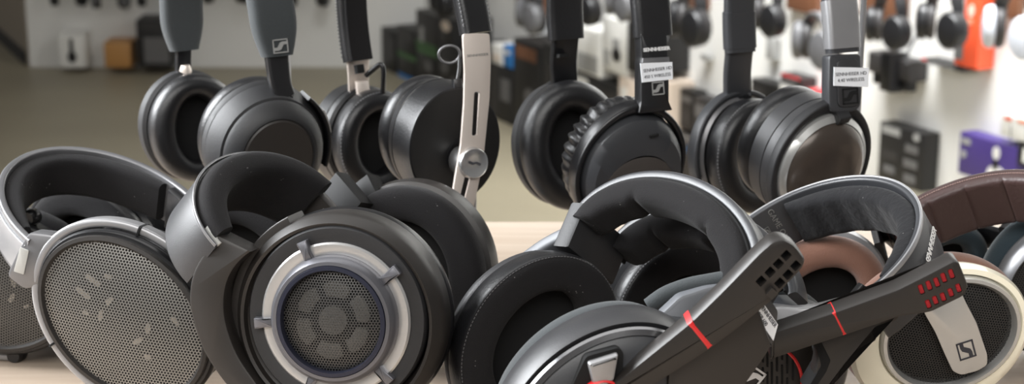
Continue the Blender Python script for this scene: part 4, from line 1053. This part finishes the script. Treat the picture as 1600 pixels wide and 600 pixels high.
def bgheadset(side, px, py, sc, m, label, cupm=None, yaw=0.0, mic=False, t=.075, group='headsets hanging on the wall hooks', band=1.0, tilt=.35):
    """px,py between the two cups"""
    f = wallframe(side, t); a, b = f.pix(px, py)
    if side == 'r': yaw -= .25; sc *= 1.12; tilt = 1.15
    n = Matrix.Rotation(yaw, 3, 'Z') @ f.n
    c = CF(f(a, b), n, ZW); s = sc
    root = thing('wall_headset', label, 'headset', c(0, .0, 0), group)
    N = 26
    pts = [c(.068 * s * math.cos(q) , (.02 + .098 * band * math.sin(q)) * s, -.01 * s) for q in [PI * k / N for k in range(N + 1)]]
    strap(pts, n, .014 * s, .007 * s, .003 * s).build('headband', K[m], root)
    pts2 = [c(.060 * s * math.cos(q), (.02 + .089 * band * math.sin(q)) * s, -.01 * s) for q in [PI * (.12 + .76 * k / N) for k in range(N + 1)]]
    strap(pts2, n, .013 * s, .009 * s, .004 * s).build('headband_pad', K['ink2'], root)
    for sd in (-1, 1):
        ax = (c.u * sd * math.cos(tilt) + n * math.sin(tilt)).normalized()
        q = CF(c(.066 * s * sd, 0, 0), ax, ZW)
        cupmesh(q, [(.030 * s, .036 * s, .0), (.036 * s, .043 * s, .004 * s), (.036 * s, .043 * s, .014 * s), (.030 * s, .037 * s, .022 * s), (.015 * s, .018 * s, .026 * s), (.001, .001, .0265 * s)], N=28, cap1=True).build('ear_cup', K[cupm or m], root)
        pad_mesh(CF(q(0, 0, .001), -q.n, ZW), .035 * s, .042 * s, .017 * s, .023 * s, .02 * s, N=28, M=10).build('ear_pad', [K['ink2'], K['ink2']], root)
    if mic:
        tube(catmull([c(-.075 * s, -.02 * s, .01), c(-.05 * s, -.07 * s, .05 * s), c(0, -.09 * s, .075 * s)], 6), .004 * s).build('microphone', K['gear'], root)
    top = c(0, (.02 + .085 * band) * s, -.01 * s); w0 = top - f.n * ((top - f.O).dot(f.n) + t)
    hk = tube([w0, top + f.n * .02, top + f.n * .024 + ZW * .012], .004).build('trim_%d' % (len([o for o in bpy.data.objects if o.name.startswith('trim_')]) + 1), K['grey'], None); hk['kind'] = 'structure'
    return root
# ---- end wall
bgbox('b', 92, 54, 132, 106, .12, 'white', 'white box with a black headphone picture at the foot of the end wall', [(.42, .12, .58, .6, 'ink2'), (.32, .5, .68, .85, 'black', 1)])
bgbox('b', 163, 67, 204, 106, .14, 'tan', 'plain tan cardboard box on the floor by the end wall')
bgbox('b', 214, 32, 268, 106, .16, 'black', 'tall black box with a grey panel by the end wall', [(.2, .36, .92, .9, 'grey'), (.08, .04, .95, .2, 'ink2')])
bgheadset('b', 106, -4, .78, 'gear', 'black headset on the end wall above the white picture box', t=.08, band=1.1)
bgheadset('b', 172, 0, .8, 'gear', 'black headset on the end wall above the tan box', cupm='gearg', t=.08)
bgheadset('b', 242, -3, .78, 'gear', 'black headset on the end wall above the tall black box', t=.08)
bgheadset('b', 352, -12, 1.0, 'gear', 'black headset on the end wall, left of the knit-banded headphones', t=.08)
bgheadset('b', 480, -5, .9, 'gear', 'black headset on the end wall, right of the knit-banded headphones', t=.08)
# ---- side wall: stacked boxes along its foot, from the corner toward the viewer
G = 'boxes along the foot of the side wall'
bgbox('r', 596, 46, 618, 104, .16, 'black', 'black box in the far corner of the shop', [(.1, .2, .9, .7, 'ink2')], group=G, floor=True)
bgbox('r', 620, 44, 648, 83, .16, 'black', 'black box standing on the low blue-footed box', [(.1, .1, .9, .5, 'ink2')], group=G)
bgbox('r', 622, 84, 650, 118, .16, 'black', 'low black box with blue foot and green top strip', [(.0, .85, 1, 1, 'blue'), (.0, .0, 1, .2, 'green')], group=G, floor=True)
bgbox('r', 650, 20, 682, 74, .16, 'ink2', 'tall charcoal box standing on the green-printed boxes', [(.2, .45, .36, .9, 'pale'), (.0, .88, 1, 1, 'green')], group=G)
bgbox('r', 652, 72, 684, 126, .16, 'black', 'black green-printed box under the tall charcoal box', [(.0, .0, 1, .16, 'green'), (.4, .3, .7, .55, 'grey')], group=G, floor=True)
bgbox('r', 686, 28, 706, 70, .16, 'black', 'black box with a pale round print, behind the wire loop', [(.2, .1, .85, .5, 'cream', 1)], group=G)
bgbox('r', 686, 70, 722, 140, .16, 'black', 'black box with round silver prints below the wire loop', [(.1, .3, .4, .55, 'grey', 1), (.5, .55, .85, .8, 'grey', 1)], group=G, floor=True)
bgbox('r', 724, 74, 764, 160, .16, 'black', 'black box half behind the steel strap', [(.1, .3, .9, .7, 'ink2')], group=G, floor=True)
bgbox('r', 766, 104, 800, 170, .16, 'black', 'black box right of the steel strap, under the white and blue cartons', [(.0, .0, .4, .9, 'ink2'), (.5, .2, .9, .6, 'grey')], group=G, floor=True)
bgbox('r', 768, 70, 784, 105, .16, 'white', 'small white carton right of the steel strap', [(.2, .5, .8, .8, 'cream')], group=G)
bgbox('r', 786, 72, 799, 105, .16, 'blue', 'small blue carton right of the steel strap', [(.2, .2, .8, .4, 'white')], group=G)
bgbox('r', 802, 66, 846, 196, .16, 'black', 'tall black box between the steel strap and the wrinkled cushion', [(.1, .06, .8, .2, 'brown'), (.4, .5, .75, .7, 'grey', 1)], group=G, floor=True)
bgbox('r', 848, 74, 896, 225, .16, 'black', 'tall black box behind the slider of the wrinkled-cushion pair', [(.1, .2, .9, .5, 'ink2')], group=G, floor=True)
bgbox('r', 898, 46, 938, 116, .16, 'white', 'broad white box framed by the wrinkled-cushion pair', [(.1, .55, .9, .95, 'pale')], group='white boxes framed by a headband')
bgbox('r', 941, 30, 978, 114, .16, 'white', 'tall white box with a black headphone picture', [(.45, .35, .75, .55, 'pale'), (.42, .52, .8, .78, 'black', 1), (.1, .6, .3, .9, 'pale')], group='white boxes framed by a headband')
bgbox('r', 980, 34, 1004, 114, .16, 'black', 'narrow dark box beside the black strap', [(.2, .2, .8, .8, 'ink2')])
bgbox('r', 898, 116, 966, 210, .16, 'black', 'dark box below the white boxes', [(.05, .05, .3, .9, 'white'), (.4, .1, .95, .9, 'ink2')], floor=True)
bgbox('r', 966, 116, 1010, 230, .16, 'cream', 'cream box above the wrinkled ear cushion', [(.1, .1, .3, .9, 'white')], floor=True)
bgbox('r', 1046, 138, 1082, 200, .05, 'black', 'black box just right of the white-labelled arm', [(.1, .15, .9, .3, 'grey'), (.2, .5, .8, .8, 'ink2')])
bgbox('r', 1084, 152, 1104, 215, .05, 'ink2', 'charcoal box at the left of the bronze-cupped pair', [(.1, .2, .9, .5, 'grey')])
bgbox('r', 1050, 200, 1100, 292, .05, 'black', 'black box with a blue foot behind the wrinkled-cushion pair', [(.4, .22, 1, .36, 'blue'), (.1, .02, .9, .16, 'grey')], floor=True)
bgbox('r', 1172, 128, 1216, 180, .05, 'black', 'black box framed by the bronze-cupped pair', [(.1, .2, .5, .5, 'ink2')])
bgbox('r', 1219, 118, 1252, 134, .05, 'ink2', 'dark carton with a red top edge', [(.05, .0, .95, .22, 'red'), (.2, .4, .8, .75, 'grey')])
bgbox('r', 1211, 134, 1253, 152, .05, 'white', 'white carton beside the red carton')
bgbox('r', 1255, 145, 1292, 162, .05, 'red', 'small bright red carton', [(.2, .3, .7, .6, 'cream')])
bgbox('r', 1218, 154, 1294, 200, .05, 'black', 'black box under the red carton', [(.25, .05, .45, .9, 'white'), (.5, .2, .9, .9, 'white')])
bgbox('r', 1372, 199, 1441, 290, .05, 'black', 'black box with grey prints right of the bronze cup', [(.06, .04, .48, .17, 'pale'), (.78, .02, .92, .16, 'pale', 1), (.62, .25, .9, .38, 'grey'), (.6, .5, .9, .64, 'grey'), (.62, .76, .88, .9, 'grey'), (.1, .45, .45, .62, 'ink2'), (.15, .72, .4, .85, 'grey')])
bgbox('r', 1497, 218, 1588, 285, .05, 'purple', 'purple box with a white figure print above the brown headband', [(.04, .12, .2, .26, 'pale'), (.04, .42, .14, .6, 'pale', 1), (.60, .10, .72, .40, 'white', 1), (.52, .55, .84, .99, 'white', 1), (.61, .4, .71, .66, 'black', 1)])
bgbox('r', 1589, 226, 1622, 262, .05, 'black', 'dark box touching the purple box at the right edge', [(.3, .2, .9, .8, 'white')])
bgbox('r', 1562, 184, 1618, 226, .05, 'white', 'white box with orange print above the purple box', [(.12, .05, .32, .22, 'orange'), (.5, .02, .8, .2, 'pink'), (.3, .4, .34, 1, 'pale')])
bgbox('r', 1494, -20, 1530, 106, .05, 'orange', 'tall orange and grey box hanging on the side wall', [(.0, .46, .38, .92, 'grey'), (.0, .0, .35, .38, 'pale'), (.5, .2, .75, .36, 'cream', 1), (.5, .38, .7, .46, 'pink', 1)])
bgbox('r', 1440, 84, 1504, 106, .05, 'black', 'flat black box under the large hanging headset', [(.0, .55, .8, .75, 'pale'), (.0, .0, .12, .4, 'red')])
# walnut backing boards
for i, (x0, y0, x1, y1) in enumerate([(812, -30, 858, 18), (1076, -30, 1110, 12), (1236, -30, 1284, 18), (1350, -30, 1420, 30), (1560, -30, 1600, 26)]):
    f = wallframe('r', 0); c = (x0 + x1) / 2
    u0, u1 = sorted((f.pix(x0, y1)[0], f.pix(x1, y1)[0])); v0, v1 = f.pix(c, y1)[1], f.pix(c, y0)[1]
    o = MB().box(f, u0, u1, v0, v1, 0, .018, .002).build('backing_board', K['brown'])
    tag(o, ['walnut backing board behind the small brownish headset', 'walnut backing board left of the bronze-cupped pair', 'walnut backing board framed by the bronze-cupped pair', 'walnut backing board behind the twin-cup black headset', 'walnut backing board behind the white headset'][i], 'board', 'walnut boards on the side wall')
bgheadset('r', 828, 24, 1.0, 'gear', 'small dark headset hanging between steel strap and wrinkled-cushion pair', t=.25, cupm='gearg')
bgheadset('r', 690, 0, 1.0, 'gear', 'dark headset hanging above the round-printed black box', t=.25)
bgheadset('r', 738, 6, 1.0, 'gear', 'dark headset behind the leather band of the steel-strapped pair', t=.25)
bgheadset('r', 914, 12, .9, 'gear', 'black headset hanging above the broad white box', t=.25)
bgheadset('r', 968, 6, .85, 'gear', 'black headset hanging above the tall white box', t=.25, cupm='gearg')
bgheadset('r', 1074, 36, 1.1, 'gear', 'big black headset between the wrinkled-cushion and bronze-cupped pairs', t=.14, mic=True)
bgheadset('r', 1194, 26, .9, 'gear', 'black headset seen through the band of the bronze-cupped pair', t=.14)
bgheadset('r', 1272, 70, 1.0, 'gearg', 'grey headset seen through the band of the bronze-cupped pair', t=.14, band=.5)
bgheadset('r', 1384, 44, .84, 'gear', 'black headset with two round cups right of the bronze-cupped pair', t=.14, tilt=.14)
bgheadset('r', 1468, 40, .86, 'gear', 'large black headset beside the orange box', t=.14, cupm='gear', mic=True, tilt=.14)
bgheadset('r', 1580, 50, .95, 'gear', 'white-cupped headset at the upper right corner', t=.14, cupm='gearw', tilt=.14)
# small clip-on device below the twin-cup headset
f = wallframe('r', .05); a, b = f.pix(1392, 108)
dv = thing('clip_mount', 'small dark clip mount hanging below the twin-cup headset', 'mount', f(a, b, 0))
MB().box(f, a - .085, a + .075, b - .02, b + .03, -.05, .005, .006).build('bracket', K['ink2'], dv)
MB().box(f, a - .008, a + .035, b - .05, b + .045, -.02, .03, .008).build('clamp', K['gear'], dv)
for dx in (-.06, -.02, .055): MB().box(f, a + dx - .008, a + dx + .008, b - .045, b - .02, -.03, .0, .003).build('clamp_foot', K['gear'], dv)
f = wallframe('r', .02)
for i, (x, y, h, l) in enumerate([(1203, 76, 34, 'thin grey price strip hanging below a black headset'), (1100, 90, 8, 'small grey hook tag on the white wall by the bronze-cupped pair')]):
    a, b = f.pix(x, y); q = f.pix(x, y + h / 2)[1]; q2 = f.pix(x, y - h / 2)[1]
    o = MB().box(f, a - .02, a + .02, q, q2, -.02, 0, .002).build('price_strip', K['pale']); tag(o, l, 'tag')
